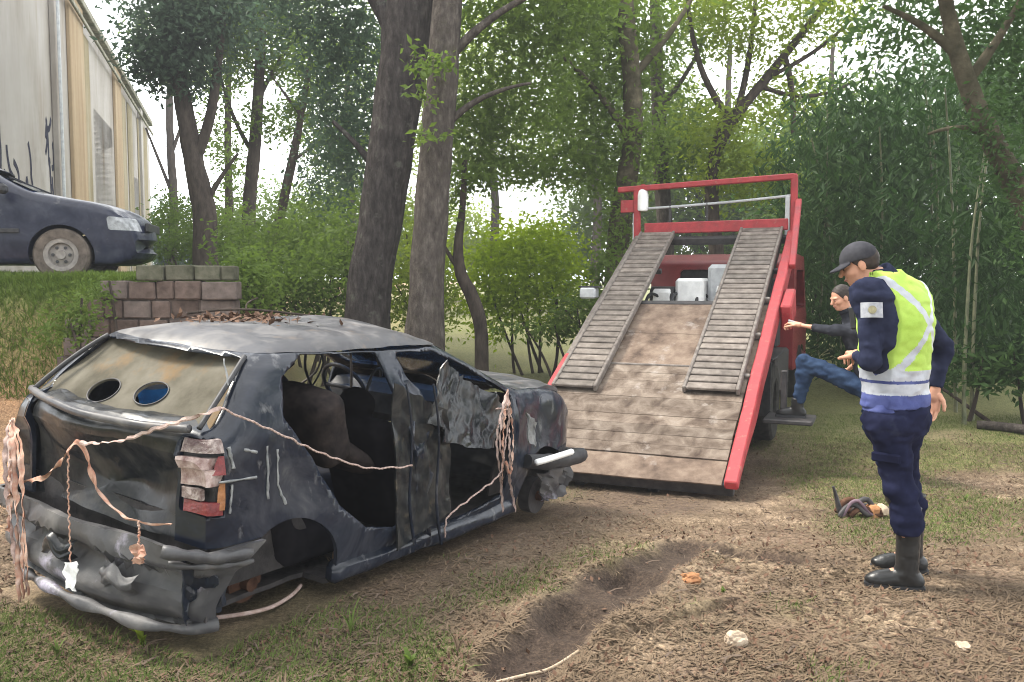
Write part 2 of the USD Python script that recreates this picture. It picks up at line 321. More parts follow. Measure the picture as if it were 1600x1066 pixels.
mat_olive = M('olive_stained_plaster', [(.3, (.15, .125, .075)), (.5, (.22, .185, .115)), (.7, (.29, .25, .18))], .9, rough=.95, bump=.004, stretch=(.9, .9, .25), extra=((.33, .31, .28), 1.3, .55, .75, (1.1, 1.1, .12)))
for s0, s1 in ((10.65, 12.05), (19.65, 21.45), (22.25, 23.9), (26.1, 26.55), (27.45, 30.35)): obj('wall_panel', wbox(s0, s1, -.3, WH - .6, .003, .05), mat_olive, warehouse)
for s0, s1, h0, h1 in ops:
    w = obj('dark_opening', wbox(s0 + .01, s1 - .01, h0 + .01, h1 - .01, -.16, -.10), mat_opening, warehouse)
    for q in range(3):
        obj('slat', wbox(s0 + .05, s1 - .05, h0 + (q + 1) * (h1 - h0) / 4, h0 + (q + 1) * (h1 - h0) / 4 + .08, -.098, -.04), mat_dark, w)
rg = np.random.default_rng(3)
for s0, h0, n, sc in ((5.6, 3.4, 4, 1.1), (1.2, 2.3, 4, 1.0), (.1, 2.0, 5, .9), (4.9, 2.8, 4, .9), (2.0, 1.4, 3, .8), (5.2, 1.7, 3, .6)):
    strokes = []
    for q in range(n):
        pts = np.cumsum(rg.normal(0, .42, (6, 2)) * sc, 0) * [.55, .9] + [s0 + q * .55 * sc, h0 + rg.uniform(-.2, .3)]
        strokes.append(tube(curve([wp(a, b, .012) for a, b in pts], 26), .085, 5))
    sm = cat(strokes); sd = (sm.vertices - W0) @ n_w; sm.vertices = sm.vertices - (sd - .004 - (sd - .012) * .06)[:, None] * n_w; obj('spray_scrawl', sm, mat_spray, warehouse)

# ------------------------------------------------------------------ block wall holding the bank
mats_block = [M('clay_block_red', [(.3, (.05, .037, .032)), (.7, (.115, .086, .074))], 9, rough=.95, bump=.006, rand=.15),
              M('clay_block_grey', [(.3, (.06, .048, .043)), (.7, (.13, .105, .095))], 9, rough=.95, bump=.006, rand=.15),
              M('clay_block_mossy', [(.3, (.045, .048, .032)), (.7, (.11, .105, .08))], 9, rough=.95, bump=.006, rand=.15)]
bw = thing('block_wall', 'low wall of reddish clay blocks holding the grassy bank', 'wall', (-3.6, 9.0, 0))
bw_at = np.array([-3.6, 9.0, 0.0])
mort = box((-.62, -.07, -.2), (.72, .08, 1.50)); obj('mortar', mort, mats_block[1], bw)
mort = box((-1.0, -.06, -.2), (-.625, .07, 1.12)); obj('mortar', mort, mats_block[1], bw)
zr = 1.76
for row in range(9):
    h = .165 if row == 0 else .195
    x0 = [-.25, -.64, -.80, -1.02, -1.05, -1.1, -1.1, -1.1, -1.1][row] + rg.uniform(-.02, .02); x1 = .76 + rg.uniform(-.015, .02)
    x = x0
    while x < x1 - .08:
        L = min(rg.choice([.19, .29, .29, .36]) * rg.uniform(.95, 1.05), x1 - x); L = L if x1 - x - L > .1 else x1 - x
        o = rg.normal(0, .014)
        b = rbox((x + .006, -.10 + o, zr - h + .005), (x + L - .006, .10 + o, zr - .005 + rg.normal(0, .004)), .012)
        b = tm(man(b).refine_to_length(.07)); b.vertices = b.vertices + .010 * (np.stack([meshkit.fbm(b.vertices * 11 + x + row * 3 + kx * 7, 2, kx) for kx in range(3)], -1) - .5); b.apply_translation(rg.normal(0, .002, 3))
        obj('block', b, mats_block[2] if row == 0 and rg.random() < .8 else mats_block[int(rg.random() < .45)], bw, 30)
        x += L
    zr -= h

# ------------------------------------------------------------------ tow truck
TA, TT, BW, BL = .41, .469, 2.10, 5.15
B0 = np.array([-.072, 7.85, CAM_H - 1.69])
bu = np.array([math.sin(TA) * math.cos(TT), math.cos(TA) * math.cos(TT), math.sin(TT)]); bv = np.array([math.cos(TA), -math.sin(TA), 0]); bn = -np.cross(bu, bv) * -1
bn = np.cross(bv, bu)
if bn[2] < 0: bn = -bn
TB = np.eye(4); TB[:3, 0], TB[:3, 1], TB[:3, 2], TB[:3, 3] = bu, bv, bn, B0
def bed(m):
    m = m.copy(); m.apply_transform(TB)
    if np.linalg.det(TB[:3, :3]) < 0: m.invert()
    return m
def bedbox(u0, u1, v0, v1, n0, n1, r=.008): return bed(rbox((u0, v0, n0), (u1, v1, n1), r))
def bp(u, v, n=0.0): return B0 + bu * u + bv * v + bn * n
mat_rustmud = M('damp_mud', [(.3, (.035, .02, .018)), (.7, (.10, .055, .045))], 25, rough=.95, bump=.006)
tow_at = np.array([1.9, 9.9, 0.0])
truck = thing('tow_truck', 'red flatbed tow truck with its rusty deck tilted down behind the wreck', 'tow truck')
# deck plates
def plate(u0, u1, v0, v1, n, mat=mat_deck, th=.012, amp=.006, name='floor_plate', seed=0):
    gu, gvv = np.linspace(u0, u1, max(3, int((u1 - u0) / .06))), np.linspace(v0, v1, max(3, int((v1 - v0) / .06)))
    U, V = np.meshgrid(gu, gvv, indexing='ij'); h = n + amp * 2 * (gnoise(U, V, 3.0, 51 + seed))
    top = np.stack([U, V, h], -1).reshape(-1, 3); a, b = U.shape; ii, jj = np.meshgrid(np.arange(a - 1), np.arange(b - 1), indexing='ij'); kk = (ii * b + jj).ravel()
    q = np.stack([kk, kk + b, kk + b + 1, kk + 1], 1); f = np.vstack([q[:, [0, 1, 2]], q[:, [0, 2, 3]]]); N = len(top)
    bot = top - [0, 0, th]; ring = np.r_[np.arange(b - 1), np.arange(b - 1, a * b - 1, b), np.arange(a * b - 1, (a - 1) * b, -1), np.arange((a - 1) * b, 0, -b)]
    r2 = np.roll(ring, -1); side = np.vstack([np.stack([ring, ring + N, r2 + N], 1), np.stack([ring, r2 + N, r2], 1)])
    m = trimesh.Trimesh(np.vstack([top, bot]), np.vstack([f, f[:, ::-1] + N, side]), process=False)
    obj(name, bed(m), mat, truck, True if False else 35)
plate(.0, .315, .06, 1.97, -.006, amp=.010, name='tail_lip', seed=1)
NPL = 10
mat_plank = M('worn_deck_board', [(.28, (.032, .021, .016)), (.45, (.082, .062, .048)), (.60, (.14, .112, .09)), (.75, (.20, .17, .142))], 5.0, rough=.8, bump=.004, bscale=30, dist=.5, rand=.16, extra=((.33, .30, .275), 2.6, .60, .78))
for q in range(NPL):
    u0 = .325 + q * (1.785 - .325) / NPL; plate(u0, u0 + (1.785 - .325) / NPL - .004, .06 + rg.uniform(0, .008), 1.97 - rg.uniform(0, .008), .008 + rg.normal(0, .003), mat_plank, .03, .005, 'deck_board', 10 + q)
plate(1.80, 2.50, .06, 1.97, -.03, seed=4); plate(2.505, 3.19, .06, 1.97, -.03, seed=5)
obj('ledge', bedbox(1.775, 1.80, .5, 1.41, -.03, .022), mat_rail, truck)
obj('cross_member', bedbox(3.18, 3.26, .02, 2.0, -.12, -.02), mat_dark, truck)
obj('cross_member', bedbox(5.02, 5.10, .02, 2.0, -.12, -.02), mat_dark, truck)
obj('cross_member', bedbox(4.1, 4.16, .02, .54, -.10, -.04), mat_dark, truck); obj('cross_member', bedbox(4.1, 4.16, 1.40, 2.0, -.10, -.04), mat_dark, truck)
obj('tail_beam', bedbox(.02, .12, .02, 2.06, -.14, -.022), mat_dark, truck)
for v0 in (.62, 1.30): obj('bed_beam', bedbox(.10, 3.17, v0, v0 + .09, -.30, -.125), mat_dark, truck)
for v0 in (.10, 1.82): obj('bed_beam', bedbox(3.27, 5.01, v0, v0 + .09, -.16, -.01), mat_dark, truck)
for u0 in (.75, 1.5, 2.3): obj('cross_member', bedbox(u0, u0 + .06, .03, 2.0, -.125, -.045), mat_dark, truck)
# bent red side rails
def rail(v0, v1, u0, u1, name='side_rail', n0=-.17, n1=.035, mat=mat_red):
    m = tm(man(rbox((u0, v0, n0), (u1, v1, n1), .012)).refine_to_length(.10)); p = m.vertices
    p[:, 1] += .02 * (meshkit.fbm(p * [1.1, 0, 0] + 3.3, 3, 5) - .5) * 2; p[:, 2] += .012 * (meshkit.fbm(p * [1.6, 0, 0] + 1.3, 3, 6) - .5) * 2
    p[:, 2] = np.where(p[:, 2] < 0, p[:, 2] * (.25 + .75 * smooth01((p[:, 0] - .1) / 1.3)), p[:, 2])
    return obj(name, bed(m), mat, truck, 40)
rail(1.985, 2.10, .0, 5.12); rail(-.035, .03, .35, 1.95, n1=.02, n0=-.15); rail(-.035, .03, 1.955, 5.12, n1=.015, n0=-.12, mat=mat_rail)
for u0 in (1.6, 2.4, 3.2): obj('rail_bracket', bedbox(u0, u0 + .05, 1.90, 1.985, -.02, .045), mat_rail, truck)
# ramps of slats
for v0, v1, u0, u1 in ((.05, .53, 1.24, 5.06), (1.385, 1.93, 1.30, 5.13)):
    edge = cat([bedbox(u0, u1, v0, v0 + .035, .012, .085), bedbox(u0, u1, v1 - .035, v1, .012, .085)])
    rp = obj('ramp', edge, mat_rail, truck)
    n = 31; step = (u1 - u0) / n
    for q in range(n):
        a = u0 + q * step
        t = rbox((a + .005, v0 + .036, .045), (a + step - .013, v1 - .036, .076), .006)
        t.apply_transform(trimesh.transformations.rotation_matrix(rg.normal(0, .012) + .05, (0, 1, 0), (a + step / 2, (v0 + v1) / 2, .06)))
        obj('slat', bed(t), mat_slat, rp)
# head board
hb = {s: bp(5.12, v) for s, v in (('l', -.01), ('r', 2.06))}
up = np.array([0, 0, 1.0])
for s, hgt, lean in (('l', .66, -.05), ('r', .74, -.03)):
    obj('headboard_post', bar(hb[s] - up * .12, hb[s] + up * hgt + bv * lean * .3, .085, .085, bv), mat_red, truck)
top_l, top_r = hb['l'] + up * .63, hb['r'] + up * .71
obj('headboard_bar', bar(top_l - bv * .28, top_r, .09, .075), mat_red, truck)
obj('headboard_bar', bar(hb['l'] + up * .085 + bv * .1, hb['r'] + up * .10 - bv * .07, .07, .15), mat_red, truck)
obj('headboard_rail', tube(curve([hb['l'] + up * .36 + bv * .05, hb['l'] * .5 + hb['r'] * .5 + up * .40, hb['r'] + up * .47], 8), .017, 8), mat_grey, truck)
for v in (.45, .95): obj('headboard_strut', bar(hb['l'] + bv * v + up * .14, hb['l'] + bv * v + up * (.40 if v < .6 else .41), .03, .03, bv), mat_dark, truck)
obj('stop_plate', bar(hb['l'] - bv * .24 + up * .40, hb['l'] - bv * .02 + up * .40, .05, .17), mat_red, truck)
obj('post_sleeve', bar(hb['r'] + up * -.1 - bv * .085, hb['r'] + up * .46 - bv * .085, .05, .06, bv), mat_grey, truck)
obj('post_sleeve', bar(hb['l'] + up * -.45 - bv * .035, hb['l'] + up * .30 - bv * .035, .06, .06, bv), mat_grey, truck)
obj('brace', bar(bp(4.05, 2.14, .02), hb['r'] + up * .40 + bv * .05, .075, .075), mat_red, truck)
obj('control_box', bar(bp(3.05, 2.17, -.12), bp(3.55, 2.17, -.16), .12, .30), mat_red, truck)
obj('control_lever', tube([bp(3.0, 2.2, -.12), bp(2.95, 2.42, -.16)], .015, 8), mat_grey, truck)
# chassis, cab, wheels
ax = np.array([math.sin(TA), math.cos(TA), 0.0]); rt = np.array([math.cos(TA), -math.sin(TA), 0.0])
C0 = np.array([bp(2.9, 1.05)[0], bp(2.9, 1.05)[1], -.17]) + ax * .1           # under the deck, at the rear axle, on the ground
def cp(a, r, h): return C0 + ax * a + rt * r + up * h
TC = np.eye(4); TC[:3, 0], TC[:3, 1], TC[:3, 2], TC[:3, 3] = ax, -rt, up, C0
def chas(m): m = m.copy(); m.apply_transform(TC); return m
for r in (-.42, .36): obj('chassis_rail', chas(rbox((-.75, r, .62), (5.0, r + .08, .84), .01)), mat_dark, truck)
for a in (-.7, .6, 1.9): obj('chassis_cross', chas(rbox((a, -.338, .66), (a + .1, .358, .80), .01)), mat_dark, truck)
obj('axle', chas(cyl((0, -.8, .44), (0, .8, .44), .07)), mat_dark, truck)
def wheel(a, r, side, R=.43, w=.24):
    c = (a, r, R)
    prof = np.array([[R * .56, -w / 2 + .02], [R * .62, -w / 2], [R * .92, -w / 2 + .005], [R * .985, -w / 2 + .03], [R, -w / 4], [R, w / 4], [R * .985, w / 2 - .03], [R * .92, w / 2 - .005], [R * .62, w / 2], [R * .56, w / 2 - .02]])
    t = trimesh.creation.revolve(np.vstack([prof, prof[:1]]), sections=40); t.apply_transform(trimesh.transformations.rotation_matrix(math.pi / 2, (1, 0, 0))); t.apply_translation(c)
    wh = obj('wheel', chas(t), mat_rubber, truck, 30)
    pr = np.array([[.001, .03], [R * .2, .05], [R * .22, 0], [R * .5, -.03], [R * .56, .02], [R * .57, w / 2 - .02]]); pr[:, 1] *= side
    rm = trimesh.creation.revolve(pr, sections=32); rm.apply_transform(trimesh.transformations.rotation_matrix(math.pi / 2, (1, 0, 0))); rm.apply_translation(c)
    obj('rim', chas(rm), mat_grey, wh, 30)
for a, r, s in ((0, -.92, 1), (0, .92, -1), (3.25, -.88, 1), (3.25, .88, -1)): wheel(a, r, s)
obj('mudguard', chas(rbox((-.52, -1.06, .93), (.52, -.70, .95), .004)), mat_black, truck)
obj('mud_flap', chas(rbox((-.56, -1.05, .35), (-.545, -.75, .92), .004)), mat_black, truck)
obj('tail_lamp_bar', chas(rbox((-.85, -.9, .60), (-.78, .9, .70), .006)), mat_dark, truck)
cabs = prism(rounded([(2.35, .55), (2.35, 2.02), (2.6, 2.14), (3.75, 2.12), (4.25, 1.35), (4.4, 1.25), (4.42, .5)], .08), -.98, .98, 'y')
cabs = cabs - prism(rounded([(-.62, 1.42), (.62, 1.42), (.56, 1.92), (-.56, 1.92)], .06), 2.0, 2.42, 'x') - prism(rounded([(2.65, 1.35), (2.68, 1.92), (3.68, 1.92), (4.05, 1.38)], .05), -1.2, 1.2, 'y')
cb = obj('cab', chas(tm(cabs)), M('cab_paint', [(.3, (.10, .008, .009)), (.7, (.15, .012, .014))], 5, rough=.4), truck, 30)
obj('window', chas(rbox((2.40, -.6, 1.42), (2.415, .6, 1.92), .003)), mat_black, cb)
obj('toolbox', chas(rbox((1.40, .05, .86), (1.90, .42, 1.80), .04)), mat_white, truck)
obj('white_tank', chas(rbox((1.35, .44, .86), (1.85, .74, 1.66), .05)), mat_white, truck)
obj('hydraulic_tank', chas(rbox((1.55, -.25, .88), (2.05, .03, 1.98), .05)), mat_grey, truck)
obj('oil_can', chas(cyl((1.60, -.20, 1.62), (1.60, -.20, 1.70), .13, .11)), mat_white, truck, 40)
obj('winch_drum', chas(cyl((1.5, .44, 1.55), (1.5, .75, 1.55), .14)), mat_dark, truck, 40)
obj('winch_motor', chas(rbox((1.75, -.84, .9), (2.15, -.55, 1.80), .02)), mat_black, truck)
obj('exhaust_stack', chas(cyl((2.2, .45, .9), (2.2, .45, 1.55), .07)), mat_dark, truck, 40)
for k in range(4):
    p0 = cp(1.0 + .12 * k, -.7 + .3 * k, 1.35); obj('hydraulic_hose', tube(curve([p0, p0 + ax * .3 + up * .25, p0 + ax * .5 + rt * .2 + up * .1, p0 + ax * .9 + up * .22], 14), .022, 6), mat_black, truck, True)
for r in (-.52, .46): obj('lift_ram', chas(cyl((-.2, r, .8), (1.2, r, 1.25), .05)), mat_grey, truck, 40)
obj('side_locker', chas(rbox((.62, -.98, .42), (1.9, -.6, .9), .03)), mat_dark, truck)
lp = bp(3.30, -.16, .05)
work_lamp = obj('side_lamp', bar(lp - bv * .10, lp + bv * .10, .16, .13), mat_grey, truck)
obj('lamp_bracket', bar(lp + up * .075 - bv * .12, lp + up * .075 + bv * .15, .12, .02), mat_black, truck)
jug = thing('plastic_jug', 'white plastic jug tied to the left post of the headboard', 'jug', tuple(hb['l'] + bv * .07 + up * .52))
jm = trimesh.creation.revolve(np.array([[.001, -.19], [.065, -.19], [.075, -.17], [.075, .03], [.06, .09], [.03, .12], [.025, .15], [.001, .15]]), sections=20)
obj('body', jm, mat_white, jug, 35); obj('cap', cyl((0, 0, .151), (0, 0, .175), .03, sides=14), mat_red, jug, 40)


# ------------------------------------------------------------------ wrecked hatchback
def rot3(yaw, p, r):
    cy, sy, cp_, sp, cr, sr = math.cos(yaw), math.sin(yaw), math.cos(p), math.sin(p), math.cos(r), math.sin(r)
    return np.array([[cy, -sy, 0], [sy, cy, 0], [0, 0, 1]]) @ np.array([[cp_, 0, sp], [0, 1, 0], [-sp, 0, cp_]]) @ np.array([[1, 0, 0], [0, cr, -sr], [0, sr, cr]])
CR = rot3(1.027, .027, .067); CT = np.array([-1.686, 4.452, -.031])
TCAR = np.eye(4); TCAR[:3, :3] = CR; TCAR[:3, 3] = CT
def on_car(px, py, axis, val):
    """point in the car's own frame where the line of sight meets the plane axis = val"""
    a, b = (px - 800) / FPX, (533 - py) / FPX; c, s = math.cos(PITCH), math.sin(PITCH)
    o = CR.T @ (np.array([0, 0, CAM_H]) - CT); d = CR.T @ np.array([a, c + b * s, -s + b * c])
    return o + d * ((val - o[axis]) / d[axis])
def body_loft(zt_k, zb_k, hw_k, pf_k, off=0.0, bow=(.10, .16), n=150, x_end=None, crown=.05):
    zt, zb, hw, pf = (PchipInterpolator(*np.array(k).T) for k in (zt_k, zb_k, hw_k, pf_k))
    x0, x1 = zt_k[0][0] + off, zt_k[-1][0] - off
    u = np.linspace(0, 1, n); u = .5 - .5 * np.cos(np.pi * u) * (.55 + .45 * np.abs(np.cos(np.pi * u)) ** .5); u = (u - u[0]) / (u[-1] - u[0])
    xs = x0 + (x1 - x0) * u; rings = []
    for x in xs:
        t, b, w = float(zt(x)) - off, float(zb(x)) + off, float(hw(x)) - off
        t = max(t, b + .06); r = min(.085, (t - b) * .4)
        zz = b + (t - b) * np.r_[0, .006, .02, .05, np.linspace(.09, .9, 26), .94, .965, .985, .996, 1.0]
        yy = w * pf(zz)
        q = np.clip((r - (t - zz)) / r, 0, 1); yy = yy - r * .9 * (1 - np.sqrt(1 - q ** 2))
        rb = min(.05, (t - b) * .3); q = np.clip((rb - (zz - b)) / rb, 0, 1); yy = yy - rb * .8 * (1 - np.sqrt(1 - q ** 2))
        yt = yy[-1] * np.linspace(1, 0, 13)[1:]; zt_ = t + crown * (1 - (yt / max(yy[-1], .01)) ** 2) * min(1, (t - b))
        ybm = yy[0] * np.linspace(0, 1, 7)[:-1]
        Y1 = np.r_[ybm, yy, yt]; Z1 = np.r_[np.full(6, b), zz, zt_]
        Yf = np.r_[-Y1, Y1[::-1][1:-1]]; Zf = np.r_[Z1, Z1[::-1][1:-1]]
        rings.append(np.stack([np.full(len(Yf), x), Yf, Zf], 1))
    R = np.array(rings); k = R.shape[1]
    fr = smooth01((.35 - (R[..., 0] - x0)) / .35); ff = smooth01((.6 - (x1 - R[..., 0])) / .6)
    R[..., 0] += fr * bow[0] * (np.abs(R[..., 1]) / .75) ** 2.2 - ff * bow[1] * (np.abs(R[..., 1]) / .75) ** 2
    i, j = np.meshgrid(np.arange(n - 1), np.arange(k), indexing='ij')
    q = np.stack([i * k + j, (i + 1) * k + j, (i + 1) * k + (j + 1) % k, i * k + (j + 1) % k], -1).reshape(-1, 4)
    V = np.vstack([R.reshape(-1, 3), R[0].mean(0), R[-1].mean(0)]); j = np.arange(k); e = (n - 1) * k
    F = np.vstack([q[:, [0, 1, 2]], q[:, [0, 2, 3]], np.stack([np.full(k, n * k), j, (j + 1) % k], 1), np.stack([np.full(k, n * k + 1), e + (j + 1) % k, e + j], 1)])
    m = trimesh.Trimesh(V, F, process=False)
    if m.volume < 0: m.invert()
    return man(m)
ZT = [(-.64, .90), (-.62, .96), (-.58, 1.005), (-.50, 1.03), (-.13, 1.33), (.05, 1.365), (.5, 1.395), (.9, 1.39), (1.18, 1.355), (1.35, 1.29), (1.95, 1.02), (2.1, .985), (2.5, .955), (2.85, .89), (2.96, .82), (3.02, .70), (3.04, .60)]
ZB = [(-.64, .34), (-.6, .19), (-.5, .14), (0, .15), (2.4, .16), (2.9, .18), (3.0, .27), (3.04, .36)]
HW = [(-.64, .74), (-.58, .765), (-.35, .79), (0, .81), (1, .815), (2.3, .80), (2.7, .765), (2.95, .70), (3.04, .62)]
PF = [(.10, .88), (.3, .965), (.5, 1.0), (.75, .995), (.95, .955), (1.03, .925), (1.3, .74), (1.4, .68), (1.5, .64)]
outer, inner = body_loft(ZT, ZB, HW, PF), body_loft(ZT, ZB, HW, PF, .024)
shell = outer - inner
pf_i, hw_i = PchipInterpolator(*np.array(PF).T), PchipInterpolator(*np.array(HW).T)
def side_y(x, z): return float(hw_i(x) * pf_i(z))
# openings: right side
rear_open = rounded([(-.13, 1.05), (-.07, 1.22), (.10, 1.315), (.66, 1.315), (.70, 1.0), (.80, .72), (.74, .40), (.69, .36), (.42, .42), (.22, .58), (.05, .84)], .04)
front_open = rounded([(.80, 1.31), (1.17, 1.30), (1.42, 1.20), (1.86, .98), (1.85, .70), (1.80, .33), (1.12, .25), (1.02, .66), (.92, .99)], .035)
shell = shell - prism(rear_open, -1.2, -.3, 'y') - prism(front_open, -1.2, -.3, 'y')
for poly in ([(-.12, 1.06), (-.04, 1.23), (.10, 1.31), (.62, 1.31), (.72, 1.03)], [(.80, 1.30), (1.17, 1.29), (1.42, 1.20), (1.80, 1.03), (1.78, .76), (.95, .76), (.90, 1.03)]):
    shell = shell - prism(rounded(poly, .03), .3, 1.2, 'y')
for xa in (-.10, 2.37):
    arch = prism([(xa + .345 * math.cos(a), .235 + .335 * math.sin(a)) for a in np.linspace(0, 2 * math.pi, 40)], -1.2, -.55, 'y'); shell = shell - arch
    shell = shell - prism([(xa + .345 * math.cos(a), .235 + .335 * math.sin(a)) for a in np.linspace(0, 2 * math.pi, 40)], .55, 1.2, 'y')
def slanted(poly_yz, x_lo, x_hi): return prism(poly_yz, x_lo, x_hi, 'x')
rw_poly = rounded([(-.64, 1.045), (-.52, 1.30), (.52, 1.30), (.64, 1.045)], .05)
ws_poly = rounded([(-.66, 1.045), (-.53, 1.315), (.53, 1.315), (.66, 1.045)], .05)
shell = shell - slanted(rw_poly, -.7, -.02) - slanted(ws_poly, 1.22, 2.1)
def carve(src, cutter): return src ^ cutter, src - cutter
def mbox(lo, hi): return m3.Manifold.cube([hi[k] - lo[k] for k in range(3)]).translate(list(lo))
bumper, shell = carve(shell, mbox((-.9, -1, .05), (-.28, 1, .525)))
hatch, shell = carve(shell, prism(rounded([(-.55, .50), (-.56, .98), (-.60, 1.06), (.60, 1.06), (.56, .98), (.55, .50)], .03), -.9, -.36, 'x'))
lamp_r, shell = carve(shell, prism(rounded([(-.85, .66), (-.85, .985), (-.575, .985), (-.575, .66)], .02), -.9, -.47, 'x'))
lamp_l, shell = carve(shell, prism(rounded([(.85, .66), (.85, .985), (.575, .985), (.575, .66)], .02), -.9, -.47, 'x'))
hood, shell = carve(shell, prism(rounded([(2.0, -.70), (2.0, .70), (2.75, .64), (2.99, .50), (2.99, -.50), (2.75, -.64)], .05), .74, 1.2, 'z'))
fbump, shell = carve(shell, mbox((2.55, -1, .1), (3.2, 1, .53)))
fender, shell = carve(shell, mbox((1.93, -1, .25), (2.98, -.45, 1.1)))
floor_pan, shell = carve(shell, mbox((-.62, -.9, .0), (2.6, .9, .20)))
def dent(m, seed, amp=.016, fn=None, size=.055):
    t = tm(m.refine_to_length(size)); p = t.vertices.copy(); q = p * 3.2 + seed
    d = np.stack([meshkit.fbm(q, 3, seed + k) - .5 for k in range(3)], 1) * 2 * amp
    q2 = p * 9 + seed; d += np.stack([meshkit.fbm(q2, 2, seed + 9 + k) - .5 for k in range(3)], 1) * 2 * amp * .3
    p = p + d
    if fn is not None: p = fn(p)
    t.vertices = p; return t
def g3(p, c, s): return np.exp(-(((p - np.array(c)) / np.array(s)) ** 2).sum(1))
mat_paint = M('black_paint_pale_glints', [(.30, (.003, .004, .007)), (.52, (.006, .008, .013)), (.66, (.018, .020, .026)), (.80, (.07, .07, .07))], 3.4, rough=.12, rough2=.30, bump=.0006, spec=.34, bscale=30, dist=.7, extra=((.15, .15, .155), 13, .60, .82, (1, 1, .5)))  # pale blotch layer stands for whitish reflections on dusty black paint
mat_roof = M('dusty_roof_paint', [(.32, (.012, .012, .016)), (.5, (.038, .037, .040)), (.68, (.10, .095, .093))], 5.0, rough=.35, rough2=.6, bump=.001, dist=.8, spec=.35, extra=((.10, .075, .055), 7, .56, .74))
mat_hatch = M('dirty_hatch_paint', [(.32, (.003, .0035, .005)), (.52, (.008, .009, .010)), (.74, (.04, .037, .033))], 5, rough=.16, rough2=.4, bump=.001, dist=.5, spec=.25, extra=((.11, .09, .065), 8, .62, .84))
mat_bumper = M('scuffed_bumper_lilac_glints', [(.30, (.014, .014, .017)), (.5, (.042, .041, .043)), (.70, (.11, .104, .10))], 4, rough=.40, rough2=.7, bump=.003, dist=.5, extra=((.26, .24, .30), 3.0, .58, .68))  # lilac patches stand for glints reflected off the dents
mat_board = M('speaker_board', [(.3, (.055, .05, .038)), (.5, (.105, .096, .076)), (.7, (.15, .138, .115))], 3, rough=.9, bump=.001, extra=((.17, .105, .05), 2.6, .56, .74))
mat_rust = M('rusted_steel', [(.3, (.03, .016, .012)), (.6, (.085, .045, .03)), (.8, (.14, .09, .065))], 14, rough=.9, bump=.004)
mat_lens = M('broken_lamp', [(.3, (.05, .02, .02)), (.45, (.15, .11, .10)), (.60, (.34, .29, .27)), (.74, (.15, .05, .045))], 15, rough=.35, rough2=.6, bump=.01, dist=1.0)
mat_trim = M('dark_cloth', [(.3, (.010, .011, .014)), (.7, (.035, .035, .04))], 12, rough=.9, bump=.002)
mat_seat = M('seat_cloth', [(.3, (.006, .006, .008)), (.7, (.015, .014, .016))], 10, rough=.95, bump=.003)
mat_brownseat = M('worn_seat_cloth', [(.3, (.008, .008, .009)), (.7, (.035, .028, .026))], 10, rough=.95, bump=.003)
mat_glass = pane_mat('car_glass', (.40, .56, .80))
mat_pale_mark = M('pale_marks', [(.35, (.09, .095, .10)), (.7, (.26, .265, .265))], 18, rough=.55)
wreck = thing('wrecked_car', 'wrecked black hatchback without doors or wheels, tied with pale ropes', 'car', matrix=TCAR)
W = lambda name, mesh, mat, smooth=38, parent=None, label=None: obj(name, mesh, mat, parent or wreck, smooth, label)
def f_body(p):
    p = p.copy(); p[:, 1] += .05 * g3(p, (.0, -.8, .75), (.35, .3, .25)); p[:, 2] -= .02 * g3(p, (.85, -.5, 1.36), (.5, .4, .2))
    w = smooth01((p[:, 0] - .66) / .1) * smooth01((1.1 - p[:, 0]) / .1) * (p[:, 1] < -.5) * smooth01((1.25 - p[:, 2]) / .2)
    p[:, 1] += w * (.035 * np.sin(p[:, 2] * 23) * np.sin(p[:, 0] * 31 + 1) + .02 * np.sin(p[:, 0] * 55)); p[:, 0] += w * .02 * np.sin(p[:, 2] * 14)
    return p
roofm, shell = carve(shell, mbox((-.5, -1, 1.325), (1.36, 1, 1.6)))
W('body_shell', dent(shell, 3, .009, f_body), mat_paint)
W('roof', dent(roofm, 3, .014, lambda p: np.c_[p[:, 0], p[:, 1], p[:, 2] - .035 * g3(p, (.5, .1, 1.4), (.35, .35, .3)) + .012 * np.sin(p[:, 0] * 9) * g3(p, (.9, 0, 1.4), (.3, .5, .3))]), mat_roof)
W('hood', dent(hood, 21, .02, lambda p: np.c_[p[:, 0], p[:, 1], p[:, 2] + .05 * smooth01((p[:, 0] - 2.3) / .5) - .03 * g3(p, (2.5, .1, .95), (.25, .4, .3))]), mat_roof)
def f_hatch(p):
    p = p.copy(); p[:, 0] += .035 + .085 * g3(p, (-.6, -.15, .72), (.3, .36, .17)) - .03 * g3(p, (-.6, 0, .98), (.3, .6, .05)); p[:, 2] -= .03 * g3(p, (-.55, .1, 1.0), (.2, .3, .1)); return p
hatch_p = W('hatch', dent(hatch, 31, .024, f_hatch), mat_hatch)
def f_bump(p):
    p = p.copy(); z = p[:, 2]; out = .075 * smooth01((z - .40) / .04) + .055 * np.exp(-((z - .27) / .07) ** 2) + .03 * (z < .2)
    rear = smooth01((-.38 - p[:, 0]) / .12); p[:, 0] -= out * rear; p[:, 1] *= 1 + .035 * smooth01((z - .40) / .04)
    p[:, 2] -= .035 * g3(p, (-.6, -.25, .2), (.3, .5, .2)); p[:, 0] += .05 * g3(p, (-.6, .1, .36), (.3, .25, .08)) + .04 * g3(p, (-.6, -.5, .22), (.3, .15, .1)); return p
W('rear_bumper', dent(bumper, 41, .014, f_bump, .045), mat_bumper)
lampp = W('tail_lamp', dent(lamp_r, 51, .008, lambda p: p + [.035, .01, 0], .04), mat_dark, 25, label='smashed right tail lamp with torn lens')
